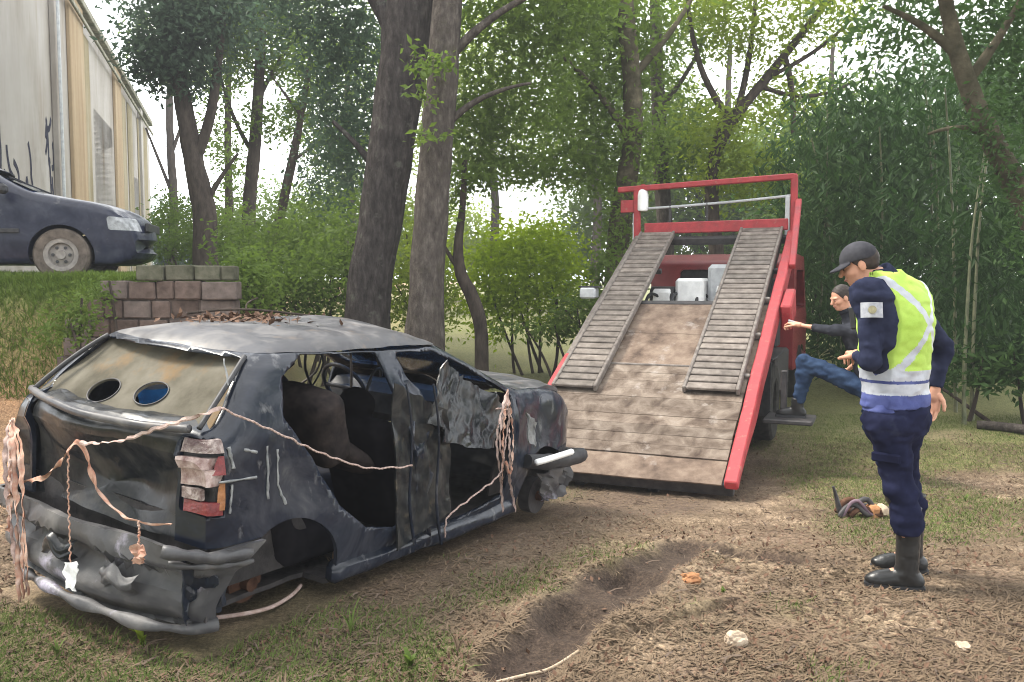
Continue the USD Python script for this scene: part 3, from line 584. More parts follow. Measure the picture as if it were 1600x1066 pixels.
mat_lens2 = M('pink_lens', [(.3, (.12, .06, .055)), (.5, (.26, .19, .175)), (.7, (.40, .33, .31))], 24, rough=.25, bump=.003); mat_lens3 = M('red_lens', [(.3, (.05, .006, .008)), (.6, (.14, .02, .022)), (.8, (.22, .10, .09))], 24, rough=.25, bump=.003); mat_lens4 = M('amber_lens', [(.3, (.10, .035, .012)), (.6, (.24, .10, .035)), (.8, (.32, .22, .15))], 24, rough=.3, bump=.003)
for z0, z1, y0, y1, mt in ((.925, .98, -.80, -.585, mat_lens), (.865, .918, -.72, -.58, mat_lens2), (.84, .918, -.82, -.735, mat_lens3), (.79, .858, -.74, -.58, mat_lens2), (.735, .782, -.70, -.58, mat_lens), (.69, .80, -.85, -.755, mat_lens4), (.665, .725, -.76, -.60, mat_lens3)):
    lz = lamp_r ^ mbox((-.9, y0, z0), (0, y1, z1))
    if lz.num_tri() > 4: W('lens', dent(lz, 53 + int(z0 * 100), .022, lambda p: p - [.006, 0, 0], .022), mt, 22, lampp)
W('tail_lamp', dent(lamp_l, 55, .012, None, .04), mat_hatch, 25)
W('front_bumper', dent(fbump, 61, .03), mat_black)
def f_fender(p):
    p = p.copy(); p[:, 1] += .05 * g3(p, (2.3, -.8, .8), (.3, .3, .2)); p[:, 0] += .03 * g3(p, (2.9, -.7, .7), (.2, .3, .3)); return p
W('front_fender', dent(fender, 71, .024, f_fender), mat_paint)
W('floor_pan', dent(floor_pan, 81, .01), mat_dark)
# bumper lip hanging down along the bottom of the tail
lip = [on_car(px, py, 0, xx) for px, py, xx in ((38, 893, -.55), (70, 912, -.67), (130, 943, -.72), (200, 968, -.72), (255, 980, -.68), (300, 983, -.56), (340, 975, -.46))]
lp_ = curve(lip, 40); lm = tube(lp_, .024 + .008 * np.sin(np.arange(40) * .7), 8); W('bumper_lip', lm, mat_bumper, True)
# bent strip on the right end of the bumper
for pts, r in (([(252, 862), (290, 868), (340, 872), (392, 862)], .026), ([(262, 882), (300, 886), (350, 884), (395, 876)], .014)):
    q = curve([on_car(px, py, 1, -.80 + (.05 if px < 270 else 0)) for px, py in pts], 24); W('bumper_strip', tube(q, r + .004 * np.sin(np.arange(24)), 7), mat_bumper, True)
# license recess, crumpled panels
for k, (y0, z0, w, h) in enumerate(((.12, .37, .22, .09), (-.32, .33, .24, .09))):
    n = 12; U, V = np.meshgrid(np.linspace(-1, 1, n), np.linspace(-1, 1, n), indexing='ij')
    P = np.stack([-.705 + .03 * (U ** 2 + V ** 2) + .05 * (meshkit.fbm(np.stack([U * 1.5, V * 1.5, U * 0 + k], -1), 3, 5) - .5), y0 + U * w / 2, z0 + V * h / 2 + .02 * np.sin(U * 4 + k)], -1).reshape(-1, 3)
    i, j = np.meshgrid(np.arange(n - 1), np.arange(n - 1), indexing='ij'); kk = (i * n + j).ravel(); q4 = np.stack([kk, kk + n, kk + n + 1, kk + 1], 1)
    W('torn_panel', trimesh.Trimesh(P, np.vstack([q4[:, [0, 2, 1]], q4[:, [0, 3, 2]]]), process=False), mat_bumper if k else mat_hatch, True)
# board with two speaker holes standing in the back window
bo = np.array([-.50, 0, 1.005]); bux = np.array([.37, 0, .325]); bux /= np.linalg.norm(bux); buy = np.array([0, 1.0, 0]); bun = np.cross(bux, buy)
if bun[0] > 0: bun = -bun
cs = Polygon([(-.02, -.66), (.47, -.52), (.47, .52), (-.02, .66)]).buffer(-.02).buffer(.02)
def hole(c, a, b, tilt): return Polygon([(c[0] + a * math.cos(t) * math.cos(tilt) - b * math.sin(t) * math.sin(tilt), c[1] + a * math.cos(t) * math.sin(tilt) + b * math.sin(t) * math.cos(tilt)) for t in np.linspace(0, 2 * math.pi, 40)])
def on_board(px, py):
    a, b = (px - 800) / FPX, (533 - py) / FPX; c, s = math.cos(PITCH), math.sin(PITCH); o = CR.T @ (np.array([0, 0, CAM_H]) - CT); d = CR.T @ np.array([a, c + b * s, -s + b * c]); b1 = bo - bun * .02
    P = o + d * (((b1 - o) @ bun) / (d @ bun)) - b1; return P @ bux, P @ buy
h1, h2 = on_board(165, 613), on_board(239, 618)
cs = cs.difference(hole(h1, .075, .095, .12)).difference(hole(h2, .070, .100, .12))
bd = trimesh.creation.extrude_polygon(cs, .012, engine='earcut'); bd = tm(man(bd).refine_to_length(.05)); v = bd.vertices
v[:, 2] += .02 * (meshkit.fbm(v * [4, 4, 0], 3, 8) - .5); TBD = np.eye(4); TBD[:3, 0], TBD[:3, 1], TBD[:3, 2], TBD[:3, 3] = bux, buy, np.cross(bux, buy), bo - bun * .02
bd.apply_transform(TBD); board = W('speaker_board', bd, mat_board, 30)
for h_, a, b in ((h1, .078, .098), (h2, .073, .103)):
    ring = np.array([bo - bun * .005 + bux * (h_[0] + a * math.cos(t)) + buy * (h_[1] + b * math.sin(t)) for t in np.linspace(0, 2 * math.pi, 36)]); W('hole_rim', tube(ring, .004, 5), mat_dark, True, board)
tub = cyl(on_car(252, 609, 0, -.18) + [.03, 0, -.13], on_car(252, 609, 0, -.18) + [.0, 0, .035], .11, .12, 28)
# rear window frame strip
fr = np.array([(-.525, -.64, 1.03), (-.19, -.525, 1.312), (-.19, .505, 1.312), (-.525, .61, 1.03)])
W('window_seal', tube(curve([fr[0], fr[0] * .5 + fr[1] * .5 + [0, -.01, .012], fr[1]], 14), .013, 6), mat_black, True); W('window_seal', tube(curve([fr[2], fr[2] * .5 + fr[3] * .5 + [0, .01, .012], fr[3]], 14), .013, 6), mat_black, True)
W('rear_lip', tube(curve([(-.50, .66, 1.03), (-.60, .3, 1.02), (-.635, 0, 1.01), (-.61, -.3, 1.01), (-.56, -.62, 1.03)], 24), .02, 7), mat_roof, True)
# inside: seats, dash, wheel
def seat(x, y, w, lean, hgt, name, mat, head=True, rz=0.0):
    def fn(p):
        q = p - [0, 0, 0]; d = np.maximum(np.abs(q[..., 1]) - (w / 2 - .05), 0)
        base = np.hypot(np.hypot(np.maximum(np.abs(q[..., 0] - .22) - .20, 0), np.maximum(np.abs(q[..., 2] - .10) - .05, 0)), d) - .05
        t = np.clip(q[..., 2] - .1, 0, hgt); bx_ = np.hypot(np.hypot(np.maximum(np.abs(q[..., 0] + lean * t) - .03, 0), np.maximum(np.abs(q[..., 2] - .1 - hgt / 2) - hgt / 2, 0)), d) - .055
        o = smin(base, bx_, .05)
        if head: o = smin(o, s_ell(q, (-lean * hgt - .02, 0, hgt + .24), (.06, .13, .09)), .03)
        return o + .012 * (meshkit.fbm(q * 6, 2, 3) - .5)
    m = sdf_mesh(fn, (-.4, -w / 2 - .06, -.05), (.55, w / 2 + .06, hgt + .45), .022)
    m.apply_transform(trimesh.transformations.rotation_matrix(rz, (0, 0, 1))); m.apply_translation((x, y, .22)); W(name, m, mat, True)
seat(.98, -.36, .46, .30, .52, 'front_seat', mat_seat); seat(1.0, .36, .46, .25, .52, 'front_seat', mat_trim); seat(.10, .02, 1.20, .28, .46, 'rear_seat', mat_seat, False)
def fold(p):  # folded rear backrest pushed into the door opening
    return np.minimum((lambda q: np.linalg.norm(np.maximum(np.abs(q) - [.03, .14, .13], 0), axis=-1) - .07)((p - [.30, -.48, .93]) @ rot3(0, -.35, .12)), s_ell(p, (.52, -.50, .74), (.28, .15, .075), rot3(0, .45, 0))) + .02 * (meshkit.fbm(p * 6, 2, 4) - .5)
W('backrest', sdf_mesh(fold, (.05, -.72, .5), (.95, -.25, 1.2), .02), mat_brownseat, True)
wsg = on_c = np.array([(1.345, -.50, 1.30), (1.345, .50, 1.30), (1.93, .63, 1.04), (1.93, -.63, 1.04)]); W('windscreen', trimesh.Trimesh(np.vstack([wsg, wsg - [0, 0, .005]]), np.array([(0, 2, 1), (0, 3, 2), (4, 5, 6), (4, 6, 7)]), process=False), mat_glass, False)
W('dashboard', tm(man(rbox((1.62, -.66, .70), (1.95, .66, .96), .06))), mat_black, 30)
ring = np.array([(1.50 - .10 * math.cos(t), .36 + .18 * math.sin(t), .92 + .16 * math.cos(t)) for t in np.linspace(0, 2 * math.pi, 30)]); W('steering_wheel', cat([tube(ring, .014, 7), cyl((1.5, .36, .92), (1.66, .36, .84), .03), cyl((1.5, .2, .92), (1.5, .52, .92), .014)]), mat_black, True)
for q in range(9):   # loose wiring and torn lining
    a = np.array([rg.uniform(.4, 1.5), rg.uniform(-.1, .5), 1.3]); pts = [a + [0, 0, 0], a + rg.normal(0, .10, 3) + [0, 0, -.18], a + rg.normal(0, .14, 3) + [.05, 0, -.38], a + rg.normal(0, .18, 3) + [.1, 0, -.55]]
    W('loose_wire', tube(curve(pts, 18), rg.uniform(.005, .012), 5), mat_rail if q % 3 == 0 else mat_black, True)
for k, poly in enumerate(([(-.10, 1.07), (-.03, 1.22), (.10, 1.30), (.62, 1.30), (.71, 1.04)], [(.80, 1.29), (1.17, 1.28), (1.42, 1.19), (1.78, 1.04), (.90, 1.04)])):
    pg = trimesh.creation.extrude_polygon(Polygon(poly), .004, engine='earcut'); v = pg.vertices.copy(); zz = v[:, 1]; yy = np.array([side_y(a, b) for a, b in v[:, :2]]) - .014 - v[:, 2]
    pg.vertices = np.stack([v[:, 0], yy, zz], 1)
    if False: W('window', pg, mat_glass, False)
# crumpled front door hanging open
def sheet(P00, P10, P11, P01, n, m_, amp, seed, th=.01, freq=5, edge=.02):
    U, V = np.meshgrid(np.linspace(0, 1, n), np.linspace(0, 1, m_), indexing='ij'); A = lambda q: np.array(q, float)
    P = A(P00) * ((1 - U) * (1 - V))[..., None] + A(P10) * (U * (1 - V))[..., None] + A(P11) * (U * V)[..., None] + A(P01) * ((1 - U) * V)[..., None]
    nn = np.cross(A(P10) - A(P00), A(P01) - A(P00)); nn /= np.linalg.norm(nn); q = np.stack([U * freq, V * freq * .55, U * 0 + seed], -1)
    ridg = 1 - np.abs(meshkit.fbm(q, 3, seed) * 2 - 1) * 2
    P = P + nn * (amp * (ridg + (meshkit.fbm(q * 2.5, 3, seed + 3) - .5)))[..., None]
    P = P + np.stack([meshkit.fbm(q * 1.7, 3, seed + 5 + k) - .5 for k in range(3)], -1) * edge * 2
    i, j = np.meshgrid(np.arange(n - 1), np.arange(m_ - 1), indexing='ij'); kk = (i * m_ + j).ravel(); q4 = np.stack([kk, kk + m_, kk + m_ + 1, kk + 1], 1)
    F = np.vstack([q4[:, [0, 1, 2]], q4[:, [0, 2, 3]]]); V_ = P.reshape(-1, 3); N = len(V_)
    rr = np.r_[np.arange(m_ - 1), np.arange(m_ - 1, n * m_ - 1, m_), np.arange(n * m_ - 1, (n - 1) * m_, -1), np.arange((n - 1) * m_, 0, -m_)]; r2 = np.roll(rr, -1)
    return trimesh.Trimesh(np.vstack([V_, V_ - nn * th]), np.vstack([F, F[:, ::-1] + N, np.stack([rr, rr + N, r2 + N], 1), np.stack([rr, r2 + N, r2], 1)]), process=False)
W('crumpled_door', sheet(on_car(718, 588, 1, -.70), on_car(796, 634, 1, -.80), on_car(775, 700, 1, -.90), on_car(690, 690, 1, -.90), 34, 34, .030, 3, freq=3), mat_hatch, 24)
W('pillar_lining', sheet(on_car(692, 566, 1, -.70), on_car(722, 588, 1, -.70), on_car(720, 690, 1, -.86), on_car(672, 660, 1, -.86), 20, 40, .02, 7, freq=4), mat_hatch, 24)
W('torn_door_skin', sheet(on_car(612, 600, 1, -.76), on_car(700, 640, 1, -.84), on_car(706, 800, 1, -.86), on_car(622, 860, 1, -.85), 26, 44, .020, 11, freq=4.5), mat_hatch, 24)
for px in (640, 682): W('bent_edge', tube(curve([on_car(px - 5, 600, 1, -.86), on_car(px + 4, 690, 1, -.89), on_car(px, 770, 1, -.88), on_car(px + 8, 850, 1, -.87)], 24), np.linspace(.006, .010, 24), 6), mat_paint, True)
W('boot_panel', sheet((-.52, -.72, .20), (-.52, .72, .20), (-.50, .70, .62), (-.50, -.70, .62), 24, 10, .02, 29), mat_dark, 40)
W('lower_quarter', sheet(on_car(285, 880, 1, -.78), on_car(372, 868, 1, -.79), on_car(352, 955, 1, -.70), on_car(292, 975, 1, -.70), 14, 14, .03, 27), mat_paint, 24)
W('sill', dent(man(rbox((.22, -.80, .16), (1.98, -.70, .27), .03)), 91, .02), mat_paint)
# front corner: bent bumper end, white strip, hubs
W('bumper_end', dent(man(tube(curve([on_car(822, 722, 1, -.82), on_car(862, 722, 1, -.88), on_car(905, 712, 1, -.86), (2.98, -.62, .40), (3.10, -.2, .36), (3.06, .4, .36)], 24), .052, 10)), 95, .025), mat_black)
W('white_strip', tube(curve([on_car(838, 723, 1, -.93), on_car(862, 716, 1, -.95), on_car(893, 706, 1, -.94)], 10), .022, 7), mat_white, True, label='white strip on the torn front bumper end')
W('lower_valance', sheet(on_car(842, 742, 1, -.84), on_car(893, 728, 1, -.82), on_car(880, 775, 1, -.80), on_car(850, 785, 1, -.80), 12, 12, .03, 15), mat_bumper, 40)
def hub(xa, ya, z, mat, R=.15):
    W('brake_drum', tm(man(cyl((xa, ya, z), (xa, ya + .09, z), R, sides=30))), mat, 35); W('axle_stub', cyl((xa, ya - .05, z), (xa, ya + .3, z), .035), mat_rust, 35)
hub(2.40, -.72, .20, mat_dark, .13); hub(-.10, -.50, .20, mat_rust, .10)
W('arch_liner', tm(prism([(-.10 + .38 * math.cos(a), .24 + .37 * math.sin(a)) for a in np.linspace(0, math.pi, 24)], -.56, -.545, 'y')), mat_dark, 35)
W('arch_liner', tm(prism([(2.37 + .38 * math.cos(a), .24 + .37 * math.sin(a)) for a in np.linspace(0, math.pi, 24)], -.56, -.545, 'y')), mat_dark, 35)
W('fender_tear', sheet(on_car(823, 645, 1, -.86), on_car(836, 660, 1, -.86), on_car(838, 700, 1, -.86), on_car(826, 690, 1, -.86), 6, 10, .012, 19), mat_pale_mark, 40)
# pale thin streaks laid on the quarter panel
for px0, py0, px1, py1, w in ((372, 703, 376, 735, .016), (430, 700, 427, 782, .013), (446, 705, 444, 760, .011), (444, 760, 455, 790, .013), (352, 757, 410, 748, .011), (372, 760, 366, 805, .010), (395, 706, 414, 710, .012), (405, 570, 398, 610, .008)):
    ps = []
    for t in np.linspace(0, 1, 9):
        q = on_car(px0 + (px1 - px0) * t + rg.normal(0, .4), py0 + (py1 - py0) * t, 1, -.80); ps.append(q)
    P = np.array(ps); yb = np.array([-side_y(q[0], q[2]) for q in P]) + .05 * g3(P, (.0, -.8, .75), (.35, .3, .25)); P[:, 1] = yb + .001
    W('paint_scrape', tube(P, w * .6 * (.5 + .7 * rg.random(9)), 5), mat_pale_mark, True)
tubx = thing('blue_lid', 'bright blue plastic lid showing in the right speaker hole', 'lid', matrix=TCAR); obj('lid', tub, M('blue_plastic', [(.3, (.01, .10, .33)), (.7, (.02, .17, .48))], 8, rough=.4), tubx, 35)
# ------------------------------------------------------------------ ropes and tapes tied round the wreck
mat_rope = M('pale_rope', [(.3, (.26, .18, .155)), (.7, (.42, .33, .30))], 30, rough=.9, bump=.004)
mat_tape = M('faded_red_tape', [(.3, (.30, .12, .075)), (.55, (.38, .24, .18)), (.7, (.42, .34, .30))], 22, rough=.7)
def rope(pts, r, label, mat=mat_rope, n=60, name='rope', tape=False):
    r = r * .74
    P = curve([CR @ np.array(q) + CT for q in pts], n); P = P + .003 * np.stack([np.sin(np.arange(n) * 1.7), np.cos(np.arange(n) * 1.3), np.sin(np.arange(n) * 1.1)], 1)
    m_ = n * 3; P3 = curve(P, m_); t = np.gradient(P3, axis=0); t /= np.linalg.norm(t, axis=1)[:, None]; a = np.cross(t, [.3, .2, .93]); a /= np.linalg.norm(a, axis=1)[:, None] + 1e-9; b = np.cross(t, a)
    Ls = np.linspace(0, np.linalg.norm(np.diff(P3, axis=0), axis=1).sum(), m_); strands = []
    if tape:      # crumpled flat tape, turning slowly about its length
        ph = 5 * meshkit.noise(np.stack([Ls * 5, Ls * 0 + r * 900, Ls * 0], 1), 3) + Ls * 4; w = r * (1.0 + .7 * meshkit.noise(np.stack([Ls * 14, Ls * 0, Ls * 0 + r * 700], 1), 5)); e = np.cos(ph)[:, None] * a + np.sin(ph)[:, None] * b; g = np.cross(t, e)
        ring = [(1, 0), (.35, .22), (-.35, -.15), (-1, 0), (-.3, -.42), (.4, -.1)]; V = np.stack([P3 + e * (w * x)[:, None] + g * (w * y)[:, None] for x, y in ring], 1); k_ = len(ring)
        i_, j_ = np.meshgrid(np.arange(m_ - 1), np.arange(k_), indexing='ij'); q4 = np.stack([i_ * k_ + j_, i_ * k_ + (j_ + 1) % k_, (i_ + 1) * k_ + (j_ + 1) % k_, (i_ + 1) * k_ + j_], -1).reshape(-1, 4)
        return obj(name, trimesh.Trimesh(V.reshape(-1, 3), np.vstack([q4[:, [0, 1, 2]], q4[:, [0, 2, 3]]]), process=False), mat, None, 40, label, 'tape')
    s = Ls / (r * 6) * 2 * np.pi
    for k in (0, np.pi): strands.append(tube(P3 + (a * np.cos(s + k)[:, None] + b * np.sin(s + k)[:, None]) * r * .30, r * .46, 6))
    return obj(name, cat(strands), mat, None, True, label, 'rope')
Q = on_car
FL = ['leftmost pale tape strand hanging by the front wheel arch', 'red tape strand ending highest on the left by the front wheel arch', 'long pale strand in the middle of the bunch by the front wheel arch', 'short red strand in the middle of the bunch by the front wheel arch', 'long pale strand curving right in the bunch by the front wheel arch']
LL = ['pale strand in the tape bunch at the left tail corner reaching the bumper foot', 'pink strand reaching lowest in the tape bunch at the left tail corner', 'rightmost low pink strand in the tape bunch at the left tail corner', 'pale strand ending half way down the bunch at the left tail corner', 'straight pink strand hanging at the right side of the left corner bunch', 'shortest pink strand at the left edge of the left corner bunch']

rope([Q(345, 638, 1, -.80), Q(430, 675, 1, -.845), Q(520, 715, 1, -.85), Q(590, 732, 1, -.86), Q(645, 728, 1, -.93)], .010, 'pale rope slung from the hatch corner across the rear door opening')
rope([Q(345, 638, 1, -.79), Q(315, 648, 0, -.62), Q(250, 668, 0, -.68), Q(180, 690, 0, -.72), Q(125, 692, 0, -.74)], .009, 'thin pink rope along the lip below the speaker board', tape=True)
rope([Q(5, 745, 0, -.50), Q(65, 747, 0, -.66), Q(95, 722, 0, -.70), Q(122, 691, 0, -.74), Q(135, 712, 0, -.72), Q(150, 760, 0, -.70), Q(185, 800, 0, -.70), Q(215, 815, 0, -.71), Q(268, 820, 0, -.68)], .012, 'orange stained rope drooping in a peak across the dark tailgate', mat_tape, tape=True)
rope([Q(695, 840, 1, -.88), Q(697, 814, 1, -.90), Q(740, 775, 1, -.92), Q(782, 738, 1, -.94), Q(790, 690, 1, -.93), Q(797, 640, 1, -.90), Q(775, 640, 1, -.86)], .011, 'white rope rising slantwise over the front door opening')
for k, (x0, x1, y1) in enumerate(((776, 786, 800), (786, 784, 760), (796, 798, 765), (802, 790, 720), (781, 806, 800))):
    rope([Q(793, 610, 1, -.86), Q((793 + x0) / 2, 640, 1, -.92), Q(x0, 690, 1, -.94), Q((x0 + x1) / 2, 740, 1, -.94), Q(x1, y1, 1, -.92)], .007 + .003 * (k % 2), FL[k], mat_tape if k % 2 else mat_rope, 40, 'tape_strand', True).SetCustomDataByKey('group', 'tape strands hanging at the front wheel arch')
for k, (x0, x1, y1) in enumerate(((14, 40, 925), (22, 30, 940), (30, 44, 930), (8, 24, 880), (35, 36, 935), (18, 12, 830))):
    rope([Q(18, 655, 0, -.52), Q(x0, 720, 0, -.62), Q((x0 + x1) / 2, 810, 0, -.66), Q(x1, y1, 0, -.68)], .009 + .004 * (k % 2), LL[k], mat_tape if k % 3 else mat_rope, 40, 'tape_strand', True).SetCustomDataByKey('group', 'tape strands hanging at the left tail corner')
rope([Q(108, 700, 0, -.74), Q(107, 780, 0, -.74), Q(109, 840, 0, -.75), Q(110, 885, 0, -.76)], .007, 'thin brown cord hanging straight down the tailgate with a white tag', mat_tape)
rope([Q(216, 815, 0, -.73), Q(217, 850, 0, -.74), Q(212, 872, 0, -.75)], .007, 'short pink cord end hanging from the drooping rope', mat_tape)
tg = sheet(Q(102, 878, 0, -.765), Q(122, 882, 0, -.765), Q(118, 922, 0, -.765), Q(100, 916, 0, -.765), 6, 9, .01, 23, .003); tg.apply_transform(TCAR); obj('tag', tg, mat_white, None, 40, 'small white tag on the cord hanging down the bumper', 'tag')
tg = sheet(Q(203, 852, 0, -.765), Q(224, 850, 0, -.765), Q(222, 880, 0, -.765), Q(204, 884, 0, -.765), 6, 9, .015, 25, .003); tg.apply_transform(TCAR); obj('tag', tg, mat_tape, None, 40, 'crumpled pink tag at the end of the short cord', 'tag')

# ------------------------------------------------------------------ people
mat_skin = M('skin', [(.3, (.36, .18, .115)), (.7, (.46, .245, .165))], 14, rough=.55)
mat_navy = M('navy_cloth', [(.3, (.012, .014, .028)), (.6, (.022, .026, .050)), (.75, (.04, .045, .075))], 9, rough=.9, bump=.002)
mat_navy2 = M('navy_trousers', [(.3, (.007, .008, .020)), (.6, (.013, .015, .036)), (.75, (.026, .03, .055))], 9, rough=.9, bump=.002)
mat_blue = M('royal_blue_cloth', [(.3, (.035, .045, .14)), (.7, (.075, .09, .22))], 10, rough=.85, bump=.002)
mat_hivis = M('hi_vis_yellow', [(.3, (.25, .38, .06)), (.7, (.34, .48, .10))], 6, rough=.75, bump=.001)
mat_refl = M('reflective_tape', [(.3, (.25, .27, .31)), (.7, (.37, .39, .44))], 12, rough=.45)
mat_boot = M('black_leather', [(.3, (.006, .006, .006)), (.7, (.016, .016, .016))], 16, rough=.32, bump=.002, spec=.3)
mat_capm = M('cap_cloth', [(.3, (.022, .022, .027)), (.7, (.055, .055, .062))], 12, rough=.9)
mat_hair = M('dark_hair', [(.3, (.010, .007, .006)), (.7, (.03, .02, .016))], 40, rough=.6)
mat_jeans = M('blue_jeans', [(.3, (.012, .022, .048)), (.7, (.03, .05, .092))], 9, rough=.9, bump=.002)
mat_jack = M('dark_jacket', [(.3, (.012, .013, .017)), (.7, (.035, .037, .045))], 9, rough=.9, bump=.002)
mat_lip = M('lips', [(.3, (.30, .11, .09)), (.7, (.36, .15, .12))], 20, rough=.5)
mat_eye = M('eye_dark', [(.3, (.02, .013, .01)), (.7, (.04, .03, .02))], 20, rough=.2)
mat_emblem = M('emblem_thread', [(.3, (.16, .15, .10)), (.7, (.26, .24, .15))], 60, rough=.8)
mat_patch = M('patch_cloth', [(.3, (.22, .23, .26)), (.7, (.36, .37, .40))], 40, rough=.8)
def nrm(v): v = np.asarray(v, float); return v / np.linalg.norm(v)
def frame(fwd, upv=(0, 0, 1)):
    f = nrm(fwd); l = nrm(np.cross(upv, f)); return np.stack([f, l, np.cross(f, l)], 1)   # columns: forward, left, up
def head_sdf(p, c, F):
    q = (p - c) @ F                                   # local: x forward, y left, z up; unit metres; centre of the head
    d = s_ell(q, (-.015, 0, .030), (.098, .078, .095))
    d = smin(d, s_ell(q, (.022, 0, -.040), (.068, .058, .078)), .035)
    d = smin(d, s_cone(q, (.060, 0, -.088), (.03, 0, -.07), .022, .035), .025)            # chin
    d = smin(d, s_cone(q, (.088, 0, .018), (.112, 0, -.024), .008, .0135), .014)          # nose
    for s in (-1, 1):
        d = smin(d, s_ell(q, (.075, s * .030, .024), (.018, .028, .010)), .015)           # brow
        d = smin(d, s_ell(q, (.058, s * .045, -.02), (.03, .024, .024)), .02)             # cheek
        d = np.maximum(d, -(np.linalg.norm(q - [.094, s * .031, .004], axis=-1) - .0125)) # eye socket
        d = np.minimum(d, np.linalg.norm(q - [.079, s * .031, .003], axis=-1) - .0125)
        d = smin(d, s_ell(q, (-.005, s * .080, -.005), (.022, .010, .033)), .006)         # ear
    d = smin(d, s_ell(q, (.087, 0, -.052), (.012, .024, .006)), .006); d = smin(d, s_ell(q, (.085, 0, -.065), (.011, .020, .006)), .006)
    return d
def hand_mesh(wrist, aim, palm_n, side, curl=.6, s=1.0):
    """palm, four bent fingers and a thumb; aim = direction of the fingers, palm_n = the way the palm faces"""
    x = nrm(aim); z = -nrm(np.asarray(palm_n, float) - x * (np.asarray(palm_n) @ x)); y = np.cross(z, x) * side
    segs = [((-.035, 0, 0), (.02, 0, 0), .026, .028)]
    prims = [((.02, .026, 0), (.085, .030, .002), .0135, .0125), ((.02, .009, 0), (.090, .010, .004), .0135, .0125), ((.02, -.009, 0), (.086, -.010, .003), .0135, .0122), ((.02, -.026, 0), (.078, -.029, 0), .0135, .0115)] + segs
    for y0, x0, L, r in ((.030, .088, (.042, .026, .020), .0088), (.010, .093, (.046, .029, .022), .0092), (-.010, .089, (.043, .027, .021), .0088), (-.029, .080, (.034, .021, .018), .0078)):
        a, p = curl * .75, np.array([x0, y0, .003])
        for k, l in enumerate(L):
            q = p + l * np.array([math.cos(a), y0 * .6, -math.sin(a)]); prims.append((p, q, r * (1 - .08 * k), r * (.92 - .08 * k))); p = q; a += curl * .9
    p = np.array([.005, .030, -.006]); a = .75
    for l, r0, r1 in ((.040, .014, .0115), (.030, .0112, .0100), (.024, .0098, .0082)):
        q = p + l * np.array([math.cos(a), math.sin(a) * .95, -.35 * curl]); prims.append((p, q, r0, r1)); p = q; a -= .28
    def fn(g):
        d = None
        for k, (u, v, r0, r1) in enumerate(prims):
            e = s_cone(g, u, v, r0, r1); d = e if d is None else smin(d, e, .004 if k > 4 else .010)
        return d
    m = sdf_mesh(fn, (-.07, -.06, -.09), (.20, .10, .04), .0042)
    v = m.vertices * s; m.vertices = np.asarray(wrist) + v[:, :1] * x + v[:, 1:2] * y + v[:, 2:3] * z
    if m.volume < 0: m.invert()
    return m
def wrinkle(p, amp, f=9, seed=1): return amp * (.6 - 2 * np.abs(meshkit.fbm(p * [f * .8, f * .8, f * 1.25], 3, seed) * 2 - 1))
